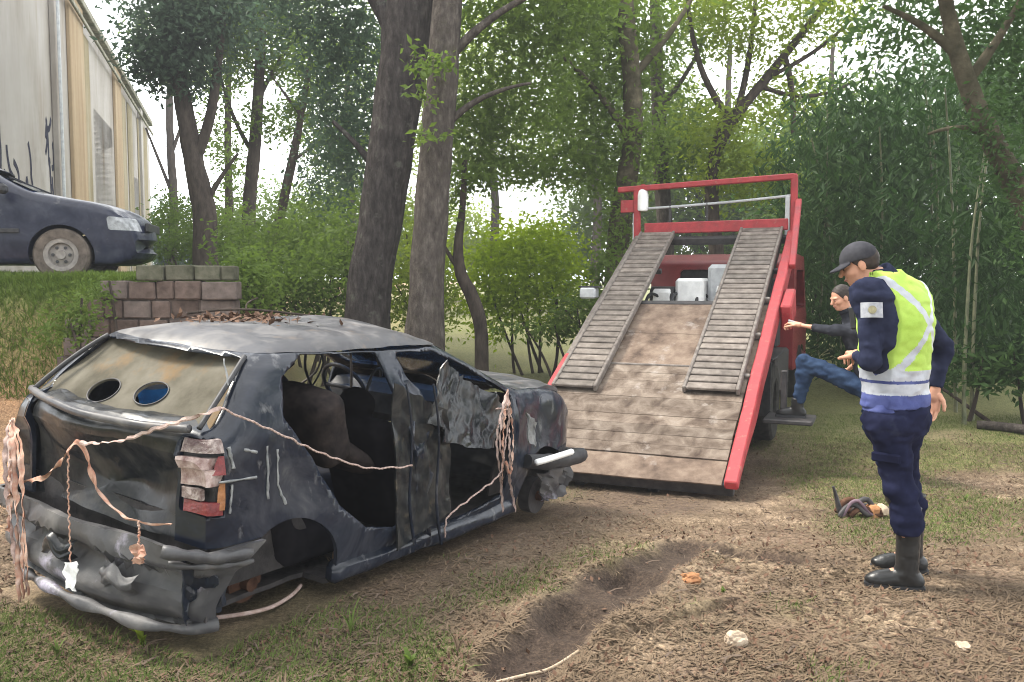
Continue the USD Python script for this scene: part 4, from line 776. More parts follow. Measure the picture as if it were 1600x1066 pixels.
def person(name, label, J, Fb, Fh, mats, hands, cap=True, vest=False, base=(0, 0, 0), bulk=1.0):
    """J: joints in world space; Fb, Fh: frames of chest and head"""
    t = thing('person', label, 'person', base); B = np.asarray(base, float)
    loc = lambda m: (m.apply_translation(-B), m)[1]
    Hs = mats.get('head', 1.0); Fq, Fe = Fh / Hs, Fh * Hs
    allp = np.array(list(J.values())); lo, hi = allp.min(0) - .25, allp.max(0) + .25
    def limbs(p, kind, g):
        d = None; k = .03
        def add(a, b, ra, rb, kk=k):
            nonlocal d
            e = s_cone(p, J[a], J[b], ra + g, rb + g); d = e if d is None else smin(d, e, kk)
        if kind in ('legs', 'all'):
            for s in 'lr':
                add('hip_' + s, 'knee_' + s, .088, .060); add('knee_' + s, 'calf_' + s, .058, .060); add('calf_' + s, 'ankle_' + s, .060, .040)
            e = s_cone(p, J['hip_l'], J['hip_r'], .10 + g, .10 + g); d = smin(d, e, .05); e = s_ell(p, J['pelvis'] - Fb[:, 0] * .03 - Fb[:, 2] * .05, (.115 + g, .16 + g, .11 + g), Fb); d = smin(d, e, .05)
        if kind in ('torso', 'all'):
            for c, r in (('pelvis', (.11, .160, .13)), ('belly', (.115, .155, .15)), ('chest', (.125, .180, .19))):
                e = s_ell(p, J[c], np.array(r) * bulk + g, Fb); d = e if d is None else smin(d, e, .07)
            e = s_cone(p, J['sh_l'], J['sh_r'], .070 + g, .070 + g); d = smin(d, e, .07)
            e = s_cone(p, J['upback'], J['neck'], .09 + g, .062 + g); d = smin(d, e, .05)
        if kind in ('arms', 'all'):
            for s in 'lr':
                e = smin(s_cone(p, J['sh_' + s], J['el_' + s], .062 + g, .047 + g), s_cone(p, J['el_' + s], J['wr_' + s], .046 + g, .030 + g), .02); d = e if d is None else smin(d, e, .03)
        return d
    def body(p):
        d = limbs(p, 'all', -.012); d = smin(d, s_cone(p, J['neck'], J['head'] - Fh[:, 2] * .06 - Fh[:, 0] * .01, .058, .055), .03)
        for s in 'lr': d = smin(d, s_cone(p, J['ankle_' + s], J['toe_' + s], .036, .028), .02)
        return d
    bm = sdf_mesh(body, lo, hi, .014)
    hm = sdf_mesh(lambda p: smin(head_sdf(p, J['head'], Fq) * Hs, s_cone(p, J['neck'], J['head'] - Fh[:, 2] * .06 - Fh[:, 0] * .01, .058, .055), .02), J['head'] - .19, J['head'] + .19, .0052)
    obj('body', loc(cat([bm, hm] + hands)), mat_skin, t, True)
    for s in (-1, 1): obj('eye', loc(trimesh.creation.icosphere(2, .0075).apply_translation(J['head'] + Fe @ [.0855, s * .031, .003])), mat_eye, t, True)
    obj('lips', loc(tube(curve([J['head'] + Fe @ q for q in ([.088, .020, -.060], [.0975, 0, -.058], [.088, -.020, -.060])], 9), .0045, 6)), mat_lip, t, True)
    Z = np.array([0, 0, 1.0])
    tro = sdf_mesh(lambda p: np.maximum(np.maximum(limbs(p, 'legs', .020) + wrinkle(p, .020, 9, 3), np.where(s_cone(p, J['pelvis'], J['chest'], mats.get('waist', .3), .3) > 0, -1, (p - J['pelvis']) @ Fb[:, 2] - .05)), -np.minimum.reduce([(p - (J['ankle_' + s] + Z * mats['cuff'])) @ Z + 9 * (np.linalg.norm(p - J['ankle_' + s], axis=-1) > mats.get('reach', .34)) for s in 'lr'])), lo, hi, .011)
    obj('trousers', loc(tro), mats['legs'], t, True)
    def jacket(p):
        d = smin(limbs(p, 'torso', .028), limbs(p, 'arms', .006), .02) + wrinkle(p, .011, 10, 5)
        d = np.maximum(d, (J['pelvis'][2] - mats.get('hem', .10)) - p[..., 2]); d = np.maximum(d, np.where(s_cone(p, J['neck'] - Fb[:, 2] * .02, J['head'], .088, .135) < 0, (p - (J['neck'] + (J['head'] - J['neck']) * .22)) @ nrm(J['head'] - J['neck']), -9))
        for s in 'lr': d = np.maximum(d, np.where(np.linalg.norm(p - J['wr_' + s], axis=-1) < .16, (p - J['wr_' + s] + nrm(J['wr_' + s] - J['el_' + s]) * mats['sleeve_' + s]) @ nrm(J['wr_' + s] - J['el_' + s]), -9))
        return d
    jm = sdf_mesh(jacket, lo, hi, .010)
    if mats.get('split'):
        hh = jm.vertices[jm.faces].mean(1)[:, 2]; low = (hh < mats['split']) & (np.linalg.norm((jm.vertices[jm.faces].mean(1) - J['pelvis'])[:, :2], axis=1) < .225)
        a, b = jm.submesh([np.where(~low)[0], np.where(low)[0]], append=False); obj('jacket', loc(a), mats['top'], t, True); obj('jacket_hem', loc(b), mats['low'], t, True)
    else: obj('jacket', loc(jm), mats['top'], t, True)
    obj('collar', loc(tube([J['neck'] + Fb @ [.065 * math.cos(a), .065 * math.sin(a), .015] + (J['head'] - J['neck']) * .12 for a in np.linspace(0, 2 * math.pi, 20)], .022, 7)), mats['top'], t, True)
    for s in 'lr':
        fw = nrm(J['toe_' + s] - J['ankle_' + s] - Z * ((J['toe_' + s] - J['ankle_' + s]) @ Z)); gz = J['ankle_' + s][2] - .085
        def boot(p, s=s, fw=fw, gz=gz):
            A = J['ankle_' + s]; d = s_cone(p, A + Z * mats['shaft'], A, .062, .056); F = frame(fw)
            d = smin(d, s_ell(p, A + fw * .055 - Z * .042, (.125, .048, .052), F), .03); d = smin(d, s_ell(p, A + fw * .130 - Z * .052, (.075, .050, .036), F), .02)
            d = smin(d, s_ell(p, A - fw * .035 - Z * .045, (.05, .045, .05), F), .02); d = np.maximum(d + wrinkle(p, .003, 16, 2), gz - p[..., 2]); return np.maximum(d, p[..., 2] - A[2] - mats['shaft'])
        A = J['ankle_' + s]; bo_ = sdf_mesh(boot, A - [.26, .26, .12], A + [.26, .26, mats['shaft'] + .05], .009); b = obj('boot', loc(bo_), mats['boot'], t, True)
        F = frame(fw); so = prism(rounded([(-.085, -.045), (.10, -.05), (.20, -.035), (.21, .03), (.10, .052), (-.085, .045)], .02), 0, .022, 'z'); so = tm(so); TT_ = np.eye(4); TT_[:3, :3] = F; TT_[:3, 3] = [A[0], A[1], gz - .004]; so.apply_transform(TT_); obj('sole', loc(so), mat_black, b, 35)
    hc, hr = J['head'], Fq
    if cap:
        def capf(p):
            q = (p - hc) @ hr; crown = np.maximum(s_ell(q, (-.012, 0, .040), (.108, .090, .098)), .032 - q[..., 2] + .12 * np.minimum(q[..., 0], 0)); r = np.hypot(q[..., 0] - .075, q[..., 1] * .95)
            brim = np.maximum(np.maximum(r - .088, np.abs(q[..., 2] - .036 + .28 * (q[..., 0] - .08) + 6 * q[..., 1] ** 2 * .35) - .006), .05 - q[..., 0]); return np.minimum(crown, brim)
        obj('cap', loc(sdf_mesh(capf, hc - .24, hc + .24, .006)), mat_capm, t, True)
    hairf = lambda p: (lambda q: np.maximum(np.maximum(s_ell(q, (-.02, 0, .030), (.103, .084, .103)), np.maximum(q[..., 0] - .055 - .5 * (q[..., 2] - .06), q[..., 0] * 1.6 - q[..., 2] - .035)), -.055 - q[..., 2]) + .006 * (meshkit.fbm(p * 60, 2, 2) - .5))((p - hc) @ hr)
    obj('hair', loc(sdf_mesh(hairf, hc - .17, hc + .17, .0065)), mat_hair, t, True)
    if vest: vest(t, loc, limbs, lo, hi)
    return t
# officer
D = 4.45
def P3(px, py, d): return at(px, py, d)
hd = math.radians(132); bf = np.array([math.cos(hd), math.sin(hd), 0]); lean = nrm(bf * .16 + np.array([0, 0, 1])); Fb = frame(bf - lean * (bf @ lean), lean); Fb = np.stack([nrm(np.cross(Fb[:, 1], lean)), Fb[:, 1], lean], 1)
left = Fb[:, 1]
J = {}
J['pelvis'] = P3(1398, 640, D); J['belly'] = P3(1397, 572, D); J['chest'] = P3(1396, 505, D) - Fb[:, 0] * .01; J['upback'] = P3(1394, 470, D); J['neck'] = P3(1376, 436, D - .02)
J['sh_l'] = P3(1358, 462, D - .11); J['sh_r'] = J['chest'] - left * .165 + np.array([0, 0, .105])
J['el_l'] = P3(1360, 564, D - .17); J['wr_l'] = P3(1342, 556, D + .06)
J['el_r'] = P3(1474, 546, D + .20); J['wr_r'] = P3(1462, 606, D + .16)
J['hip_l'] = J['pelvis'] + left * .085 - np.array([0, 0, .04]); J['hip_r'] = J['pelvis'] - left * .085 - np.array([0, 0, .04])
gz0 = .02
def gpt(px, d, h): p = P3(px, 500, d); p[2] = ground(p[0], p[1]) + h; return p
J['ankle_l'] = gpt(1430, D - .10, .085); J['ankle_r'] = gpt(1436, D + .12, .085)
J['knee_l'] = P3(1405, 762, D - .10); J['knee_r'] = P3(1410, 748, D + .12)
for s in 'lr': J['calf_' + s] = J['knee_' + s] * .68 + J['ankle_' + s] * .32 - bf * .025
ff_ = np.array([math.cos(math.radians(165)), math.sin(math.radians(165)), 0])
J['toe_l'] = J['ankle_l'] + ff_ * .17 - np.array([0, 0, .05]); J['toe_r'] = J['ankle_r'] + ff_ * .17 - np.array([0, 0, .05])
hh_ = math.radians(166); hf = np.array([math.cos(hh_), math.sin(hh_), -.36]); Fh = frame(hf)
J['head'] = P3(1342, 415, D - .02)
hm1 = hand_mesh(J['wr_l'] + nrm(J['wr_l'] - J['el_l']) * .035, nrm(J['wr_l'] - J['el_l']), (0, 0, -1), 1, .7)
hm2 = hand_mesh(J['wr_r'] + nrm(J['wr_r'] - J['el_r']) * .035, nrm(J['wr_r'] - J['el_r']), -nrm(np.cross(left, (0, 0, 1))) * 0 + left * .9, -1, .5)
def vest_f(t, loc, limbs, lo, hi):
    def vf(p):
        d = limbs(p, 'torso', .042) + wrinkle(p, .011, 8, 5); q = p - J['chest']; a = q @ Fb
        d = np.maximum(d, np.abs(a[..., 1]) - .18 + .0 * a[..., 0]); d = np.maximum(d, (J['pelvis'][2] + .02) - p[..., 2]); d = np.maximum(d, -(np.linalg.norm(p - J['neck'] - Fb[:, 2] * .03, axis=-1) - .098))
        for s in 'lr': d = np.maximum(d, -(s_cone(p, J['sh_' + s] + (Fb[:, 1] if s == 'l' else -Fb[:, 1]) * .055, J['el_' + s] + (Fb[:, 1] if s == 'l' else -Fb[:, 1]) * .03, .082, .05)))
        return d
    m = sdf_mesh(vf, J['pelvis'] - [.35, .35, .1], J['neck'] + [.35, .35, .12], .0075)
    c = m.vertices[m.faces].mean(1); q = (c - J['chest']) @ Fb; z = c[:, 2]; zr_ = P3(1400, 576, D)[2]; zb1, zb2 = P3(1400, 612, D)[2], P3(1400, 595, D)[2]
    blue = z < zr_; band = (z < zb2) & (z > zb1); grey = (z >= zr_ - .045) & (z < zr_ + .004)
    back = q[:, 0] < .03; uu, vv = q[:, 1] - .0, q[:, 2] + .03
    X = back & ~blue & ((np.abs(uu * .80 - vv * .62) < .020) | (np.abs(uu * .80 + vv * .62) < .020))
    strip = (band | grey | X); yel = ~blue & ~strip; bl = blue & ~strip
    for nme, sel, mt in (('vest', yel, mat_hivis), ('vest_skirt', bl, mat_blue), ('reflective_strip', band, mat_refl), ('reflective_strip', X & ~band & ~grey, mat_refl), ('reflective_strip', grey & ~band, mat_refl)):
        if sel.sum(): obj(nme, loc(m.submesh([np.where(sel)[0]], append=True)), mt, t, True)
    def band_at(a, b, r, mt, nme, th=.006):
        pass
    for zc, th in ((J['pelvis'][2] + .025, .006),):
        ring = np.array([J['belly'] + Fb @ [.178 * math.cos(a_), .215 * math.sin(a_), 0] for a_ in np.linspace(0, 2 * math.pi, 40)]); ring[:, 2] = zc
    # seams: back yoke and a small radio with its aerial on the chest
    rc = J['chest'] + Fb @ [.16, .10, .05]; obj('radio', loc(trimesh.Trimesh(*(lambda q: (q.vertices @ Fb.T + rc, q.faces))(rbox((-.02, -.03, -.06), (.02, .03, .06), .008)), process=False)), mat_black, t, 30)
    tk = J['hip_l'] * .45 + J['knee_l'] * .55 + left * .085; Fk = frame(bf, nrm(J['hip_l'] - J['knee_l'])); obj('pocket_flap', loc(trimesh.Trimesh(*(lambda q: (q.vertices @ Fk.T + tk, q.faces))(rbox((-.075, -.008, -.02), (.075, .012, .03), .008)), process=False)), mat_navy2, t, 30)
    # sleeve patch on the near upper arm
    ua = nrm(J['el_l'] - J['sh_l']); out = nrm(np.array([-.25, -1, .1])); out = nrm(out - ua * (out @ ua)); tv = np.cross(ua, out); pc = J['sh_l'] + ua * .085
    U, V = np.meshgrid(np.linspace(-.055, .055, 9), np.linspace(-.038, .038, 7), indexing='ij'); rr = .088
    Pp = (pc + tv * (np.sin(U / rr) * rr)[..., None] + out * (np.cos(U / rr) * rr)[..., None] + ua * V[..., None]).reshape(-1, 3)
    i, j = np.meshgrid(np.arange(8), np.arange(6), indexing='ij'); kk = (i * 7 + j).ravel(); q4 = np.stack([kk, kk + 7, kk + 8, kk + 1], 1)
    obj('sleeve_patch', loc(trimesh.Trimesh(np.vstack([Pp, Pp - np.tile(out * .004, (len(Pp), 1))]), np.vstack([q4[:, [0, 1, 2]], q4[:, [0, 2, 3]], q4[:, [2, 1, 0]] + 63, q4[:, [3, 2, 0]] + 63]), process=False)), mat_patch, t)
    Em = pc + out * (rr + .001); obj('emblem', loc(cyl(Em, Em + out * .004, .020, sides=18)), mat_emblem, t, 35)
    kn = J['knee_l']; ell = sdf_mesh(lambda p: s_ell(p, kn + bf * .028 + np.array([0, -.012, -.02]), (.050, .058, .085), frame(bf)), kn - .18, kn + .18, .012); obj('knee_pad', loc(ell), mat_boot, t, True)
officer = person('person', 'officer in navy uniform, black cap and yellow vest with crossed grey strips, looking down', J, Fb, Fh,
    dict(head=.88, legs=mat_navy2, top=mat_navy, low=mat_blue, split=P3(1400, 580, D)[2], hem=.0, boot=mat_boot, shaft=.34, cuff=.20, sleeve_l=-.01, sleeve_r=.0), [hm1, hm2], True, vest_f, base=(J['ankle_l'][0], J['ankle_l'][1], gz0), bulk=1.09)
# second man, reaching to the deck rail
D2 = 8.0; K = {}
hd2 = math.radians(160); bf2 = np.array([math.cos(hd2), math.sin(hd2), 0]); lean2 = nrm(bf2 * .45 + np.array([0, 0, 1])); F2 = frame(bf2, lean2); F2 = np.stack([nrm(np.cross(F2[:, 1], lean2)), F2[:, 1], lean2], 1); l2 = F2[:, 1]
K['pelvis'] = P3(1364, 604, D2); K['belly'] = P3(1357, 570, D2); K['chest'] = P3(1344, 530, D2); K['upback'] = P3(1339, 508, D2); K['neck'] = P3(1328, 490, D2)
K['sh_l'] = K['chest'] + l2 * .165 + np.array([0, 0, .09]); K['sh_r'] = K['chest'] - l2 * .165 + np.array([0, 0, .09])
K['el_l'] = P3(1302, 517, D2 + .02); K['wr_l'] = P3(1250, 508, D2 + .35); K['el_r'] = P3(1345, 562, D2 + .30); K['wr_r'] = P3(1322, 580, D2 + .38)
K['hip_l'] = K['pelvis'] + l2 * .085 - np.array([0, 0, .04]); K['hip_r'] = K['pelvis'] - l2 * .085 - np.array([0, 0, .04])
K['knee_l'] = P3(1256, 566, D2 + .30); K['ankle_l'] = P3(1246, 638, D2 + .36); K['knee_r'] = P3(1362, 665, D2 + .15)
p = P3(1412, 600, D2 + .25); p[2] = ground(p[0], p[1]) + .085; K['ankle_r'] = p
for s in 'lr': K['calf_' + s] = K['knee_' + s] * .68 + K['ankle_' + s] * .32 - bf2 * .02; K['toe_' + s] = K['ankle_' + s] + bf2 * .17 - np.array([0, 0, .05])
K['head'] = P3(1314, 466, D2); Fh2 = frame(np.array([math.cos(math.radians(190)), math.sin(math.radians(190)), -.35]))
k1 = hand_mesh(K['wr_l'] + nrm(K['wr_l'] - K['el_l']) * .03, nrm(K['wr_l'] - K['el_l']), (0, 0, -1), 1, .8); k2 = hand_mesh(K['wr_r'] + nrm(K['wr_r'] - K['el_r']) * .03, nrm(K['wr_r'] - K['el_r']), (0, 0, -1), -1, .8)
man2 = person('person', 'man in dark jacket and jeans behind the officer, arm stretched to the truck rail', K, F2, Fh2,
    dict(head=.93, legs=mat_jeans, top=mat_jack, boot=mat_boot, shaft=.10, cuff=.05, reach=.2, waist=.01, sleeve_l=.22, sleeve_r=.1, hem=.04), [k1, k2], False, False, base=(K['ankle_r'][0], K['ankle_r'][1], K['ankle_r'][2] - .085))

stp = K['ankle_l'] - [0, 0, .085]; stl = np.linalg.inv(TC) @ np.r_[stp, 1]
obj('foot_step', chas(rbox((stl[0] - .22, stl[1] - .16, stl[2] - .05), (stl[0] + .25, stl[1] + .30, stl[2] - .006), .01)), mat_dark, truck)
obj('step_bracket', chas(rbox((stl[0] - .03, stl[1] + .10, stl[2] - .051), (stl[0] + .04, stl[1] + .16, stl[2] + .45), .008)), mat_dark, truck)

# ------------------------------------------------------------------ dark car parked on the bank
PZT = [(-.75, .62), (-.7, .86), (-.1, .98), (.5, 1.32), (1.0, 1.40), (1.6, 1.36), (2.35, 1.02), (2.55, .98), (3.1, .88), (3.42, .74), (3.5, .60), (3.52, .5)]
PZB = [(-.75, .4), (-.6, .25), (0, .2), (3.2, .2), (3.45, .26), (3.52, .34)]
PHW = [(-.75, .72), (-.5, .80), (.5, .84), (2.4, .84), (3.1, .79), (3.42, .68), (3.52, .60)]
PPF = [(.10, .90), (.3, .97), (.5, 1.0), (.75, .99), (.95, .95), (1.05, .92), (1.35, .74), (1.5, .66)]
pshell = body_loft(PZT, PZB, PHW, PPF, bow=(.1, .22)) - body_loft(PZT, PZB, PHW, PPF, .03, bow=(.1, .22))
mat_navycar = M('dusty_navy_paint', [(.3, (.006, .007, .014)), (.55, (.011, .013, .024)), (.75, (.03, .033, .045))], 4, rough=.2, rough2=.4, dist=.4, spec=.3, extra=((.16, .155, .15), 5, .62, .82))
mat_hoodcar = M('blotchy_navy_hood', [(.36, (.02, .022, .034)), (.47, (.08, .08, .095)), (.6, (.30, .30, .31))], 4.5, rough=.25, rough2=.6, dist=.8)  # pale blotches stand for whitish highlights as well as dust
mat_lampg = M('lamp_glass', [(.3, (.12, .125, .13)), (.7, (.28, .29, .30))], 20, rough=.12)
pc_at = at(95, 420, 10.0); py_ = math.radians(13)
PO = np.array([pc_at[0] - 2.62 * math.cos(py_) - .78 * math.sin(py_) * -1 * -1, pc_at[1] - 2.62 * math.sin(py_) + .80, 1.59])
pcar = thing('parked_car', 'dark navy saloon with blotchy hood parked on the bank by the warehouse', 'car', tuple(PO), py_)
wx = 2.62
for xa in (0.0, wx): 
    for y0, y1 in ((-1.2, -.55), (.55, 1.2)): pshell = pshell - prism([(xa + .35 * math.cos(a), .30 + .35 * math.sin(a)) for a in np.linspace(0, 2 * math.pi, 36)], y0, y1, 'y')
pw1 = rounded([(-.02, 1.02), (.50, 1.29), (1.05, 1.34), (1.05, 1.0)], .04); pw2 = rounded([(1.12, 1.34), (1.58, 1.31), (2.2, 1.03), (1.12, 1.0)], .04)
for w_ in (pw1, pw2): pshell = pshell - prism(w_, -1.2, 1.2, 'y')
pshell = pshell - prism(rounded([(-.68, 1.05), (-.56, 1.32), (.56, 1.32), (.68, 1.05)], .05), 1.64, 2.4, 'x')
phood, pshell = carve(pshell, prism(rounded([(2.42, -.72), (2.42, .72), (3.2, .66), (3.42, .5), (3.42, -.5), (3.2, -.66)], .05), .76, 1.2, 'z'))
phl, pshell = carve(pshell, prism(rounded([(3.12, .60), (3.10, .76), (3.60, .74), (3.60, .60)], .03), -1.0, -.42, 'y'))
phl2, pshell = carve(pshell, prism(rounded([(3.12, .60), (3.10, .76), (3.60, .74), (3.60, .60)], .03), .42, 1.0, 'y'))
pbump, pshell = carve(pshell, mbox((3.05, -1, .15), (3.7, 1, .56))); pdoor, pshell = carve(pshell, prism(rounded([(1.10, .36), (1.10, .99), (2.22, .99), (2.20, .36)], .05), -1.0, -.6, 'y'))
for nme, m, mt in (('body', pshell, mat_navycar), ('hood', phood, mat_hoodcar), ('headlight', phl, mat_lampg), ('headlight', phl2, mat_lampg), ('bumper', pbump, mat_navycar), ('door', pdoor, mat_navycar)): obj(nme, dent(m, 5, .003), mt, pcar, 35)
ppf, phw = PchipInterpolator(*np.array(PPF).T), PchipInterpolator(*np.array(PHW).T)
for poly in (pw1, pw2):
    for s in (-1, 1):
        pg = trimesh.creation.extrude_polygon(Polygon(poly).buffer(.01), .004, engine='earcut'); v = pg.vertices.copy(); pg.vertices = np.stack([v[:, 0], s * (np.array([float(phw(a) * ppf(b)) for a, b in v[:, :2]]) - .02 - v[:, 2]), v[:, 1]], 1); obj('window', pg, mat_glass, pcar)
ws = trimesh.Trimesh(*[np.array(q) for q in ([(1.66, -.58, 1.345), (1.66, .58, 1.345), (2.33, .70, 1.045), (2.33, -.70, 1.045), (1.66, -.58, 1.34), (1.66, .58, 1.34), (2.33, .70, 1.04), (2.33, -.70, 1.04)], [(0, 3, 2), (0, 2, 1), (4, 6, 7), (4, 5, 6)])], process=False); obj('windscreen', ws, mat_glass, pcar)
obj('wiper', tube([(2.36, -.1, 1.06), (2.0, -.45, 1.22)], .010, 5), mat_black, pcar); obj('grille', rbox((3.46, -.40, .60), (3.50, .40, .71), .01), mat_black, pcar); obj('side_strip', rbox((.4, -.858, .55), (2.2, -.842, .60), .006), mat_black, pcar); obj('door_handle', rbox((1.2, -.865, .80), (1.38, -.835, .83), .006), mat_black, pcar)
obj('side_mirror', tm(man(rbox((2.02, -1.02, .98), (2.12, -.86, 1.09), .03))), mat_black, pcar, 35); obj('cabin_floor', rbox((-.5, -.7, .24), (2.5, .7, .30), .02), mat_dark, pcar); obj('dashboard', rbox((2.0, -.66, .75), (2.3, .66, .98), .05), mat_black, pcar)
for y in (-.36, .36): obj('seat', rbox((1.0, y - .24, .45), (1.25, y + .24, 1.18), .08), mat_seat, pcar, 30)
mat_hub = M('dusty_hubcap', [(.3, (.10, .09, .085)), (.7, (.22, .20, .18))], 12, rough=.55)
mat_dusttyre = M('dusty_tyre', [(.3, (.05, .042, .036)), (.7, (.12, .10, .085))], 14, rough=.9)
for xa in (0.0, wx):
    for s in (-1, 1):
        R_, w = .305, .19; prof = np.array([[R_ * .62, -w / 2], [R_ * .92, -w / 2], [R_, -w / 2 + .03], [R_, w / 2 - .03], [R_ * .92, w / 2], [R_ * .62, w / 2]])
        rot = trimesh.transformations.rotation_matrix(math.pi / 2, (1, 0, 0)); t = trimesh.creation.revolve(np.vstack([prof, prof[:1]]), sections=36); t.apply_transform(rot); t.apply_translation((xa, s * .74, R_)); wq = obj('wheel', t, mat_dusttyre, pcar, 30)
        pr = np.array([[.001, .085], [.05, .09], [.055, .07], [.13, .055], [.14, .085], [R_ * .63, .09]]); pr[:, 1] *= -s * -1; rm = trimesh.creation.revolve(pr, sections=30); rm.apply_transform(rot); rm.apply_translation((xa, s * .74, R_)); 
        if s < 0: rm.vertices[:, 1] = 2 * s * .74 - rm.vertices[:, 1] if rm.vertices[:, 1].mean() > s * .74 else rm.vertices[:, 1]
        hb_ = obj('hubcap', rm, mat_hub, wq, 30)
        for q in range(6):
            a = q * math.pi / 3; obj('hub_hole', cyl((xa + .09 * math.cos(a), s * .80, R_ + .09 * math.sin(a)), (xa + .09 * math.cos(a), s * .813, R_ + .09 * math.sin(a)), .018, sides=10), mat_black, wq)

# ------------------------------------------------------------------ foliage
def unit(n, r): v = r.normal(0, 1, (n, 3)); return v / np.linalg.norm(v, axis=1)[:, None]
def leaves(c, size, r, aspect=.42, droop=.35, up=.3):
    """one folded four-cornered leaf at every point"""
    n = len(c); d = unit(n, r); d[:, 2] = d[:, 2] * .7 - droop; d /= np.linalg.norm(d, axis=1)[:, None]
    w = np.cross(d, unit(n, r) + [0, 0, up]); w /= np.linalg.norm(w, axis=1)[:, None] + 1e-9; nn = np.cross(w, d)
    L = (size * r.uniform(.6, 1.3, n))[:, None]
    A, B, C, E = c, c + d * L * .45 + w * L * aspect / 2 + nn * L * .06, c + d * L, c + d * L * .45 - w * L * aspect / 2 + nn * L * .06
    V = np.stack([A, B, C, E], 1).reshape(-1, 3); k = np.arange(n) * 4
    return trimesh.Trimesh(V, np.vstack([np.stack([k, k + 1, k + 2], 1), np.stack([k, k + 2, k + 3], 1)]), process=False)
def cloud(center, radii, n, r, clump=14, spread=.16, hollow=.35):
    m = max(1, n // clump); u = unit(m, r) * (hollow + (1 - hollow) * r.random(m) ** (1 / 2.2))[:, None]
    tw = np.asarray(center) + u * np.asarray(radii); tw = np.repeat(tw, clump, 0)
    sp = np.minimum(spread, np.asarray(radii) * .35)
    return tw + r.normal(0, 1, tw.shape) * sp
NLEAF = [0]
def blob(px, py, d, rx, ry, dens=1.0, leaf=.10, r=None, rd=None, **kw):
    """foliage that covers an ellipse of rx x ry photo pixels at distance d"""
    leaf *= 1.3; k = d / FPX; n = int(dens * 2.7 * math.pi * rx * ry / max((leaf / k) ** 2 * .11, 1.5)); NLEAF[0] += n
    return leaves(cloud(at(px, py, d), (rx * k, (rd or (rx + ry) * .5 * k), ry * k), n, r, spread=max(.12, leaf * 2.0)), leaf, r, **kw)
def limb(pts, radii, sides=9, n=14, rough=.12, seed=0):
    P = curve(pts, n); R = np.interp(np.linspace(0, 1, n), np.linspace(0, 1, len(radii)), radii)
    t = tube(P, R, sides); v = t.vertices; ax_ = np.repeat(P, sides, 0); ax_ = np.vstack([ax_, P[:1], P[-1:]]); rad = v - ax_
    t.vertices = ax_ + rad * (1 + rough * 2 * (meshkit.fbm(v * [6, 6, 2.2], 3, seed) - .5))[:, None]; return t
def tp(pts, d): return [at(p[0], p[1], d if len(p) < 3 else p[2]) for p in pts]
def tree(label, d, trunk, r_px, limbs, blobs, bark, leafm, group=None, name='tree', seed=0, crown='crown'):
    r = np.random.default_rng(100 + seed); k = d / FPX; T = tp(trunk, d); base = T[0].copy(); base[2] = float(ground(base[0], base[1])) - .05
    if abs(base[2] - T[0][2]) > .02: T = [base] + T[0:] if T[0][2] > base[2] + .1 else [base] + T[1:]
    t = thing(name, label, 'tree', tuple(base), group=group); o = lambda m: (m.apply_translation(-base), m)[1]
    obj('trunk', o(limb(T, [r_px[0] * k * 1.12] + [q * k for q in r_px], 14, 26, .16, seed)), bark, t, True)
    for i, (pts, ra, rb) in enumerate(limbs): obj('limb', o(limb(tp(pts, d), [ra * k, rb * k], 7, 14, .12, seed + i)), bark, t, True)
    if blobs:
        obj(crown, o(cat([blob(*b, r=r) if not isinstance(b, tuple) or len(b) < 8 else blob(*b[:7], r=r, **b[7]) for b in blobs])), leafm, t)
    return t
def bush(label, name, blobs, leafm, stems, cat_='bush', group=None, seed=0, bark=None, leafname='foliage'):
    r = np.random.default_rng(500 + seed); b0 = blobs[0]; base = at(b0[0], b0[1], b0[2]); base[2] = float(ground(base[0], base[1])) - .05
    t = thing(name, label, cat_, tuple(base), group=group); o = lambda m: (m.apply_translation(-base), m)[1]
    obj(leafname, o(cat([blob(*b, r=r) if len(b) < 8 else blob(*b[:7], r=r, **b[7]) for b in blobs])), leafm, t)
    for q in range(stems):
        b = blobs[q % len(blobs)]; c = at(b[0], b[1], b[2]); rx = b[3] * b[2] / FPX; a = base + np.array([r.uniform(-.3, .3), r.uniform(-.2, .2), 0]) if q % 2 else np.array([c[0] + r.uniform(-.5, .5) * rx, c[1], 0]); a[2] = float(ground(a[0], a[1])) - .05
        obj('stem', o(limb([a, a * .5 + c * .5 + r.normal(0, .08, 3), c + [r.uniform(-.6, .6) * rx, 0, .1]], [.03, .012], 6, 9, .1, q)), bark or bark_brown, t, True)
    return t
bark_grey = M('grey_bark', [(.3, (.022, .019, .018)), (.55, (.047, .041, .039)), (.75, (.085, .075, .07))], 9, rough=.95, bump=.035, bscale=26, stretch=(1.6, 1.6, .55), extra=((.10, .10, .085), 6, .58, .76))
bark_pale = M('pale_bark', [(.3, (.035, .03, .027)), (.55, (.072, .062, .055)), (.75, (.125, .11, .098))], 10, rough=.95, bump=.03, bscale=28, stretch=(1.5, 1.5, .6), extra=((.055, .05, .035), 5, .55, .72))
bark_brown = M('dark_bark', [(.3, (.028, .023, .02)), (.7, (.075, .06, .05))], 7, rough=.95, bump=.01, stretch=(2, 2, .6))
bark_moss = M('mossy_bark', [(.3, (.035, .033, .02)), (.55, (.075, .066, .045)), (.75, (.14, .12, .085))], 5, rough=.95, bump=.02)
lf_mid = leaf_mat('leaf_mid', [(0, (0.089, 0.132, 0.030)), (.6, (0.170, 0.225, 0.057)), (1, (0.276, 0.327, 0.101))], .5)
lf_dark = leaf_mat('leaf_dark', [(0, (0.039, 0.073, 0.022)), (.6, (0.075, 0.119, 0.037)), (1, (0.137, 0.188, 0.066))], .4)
lf_deep = leaf_mat('leaf_deep', [(0, (0.024, 0.049, 0.015)), (.6, (0.049, 0.086, 0.029)), (1, (0.101, 0.150, 0.050))], .35)
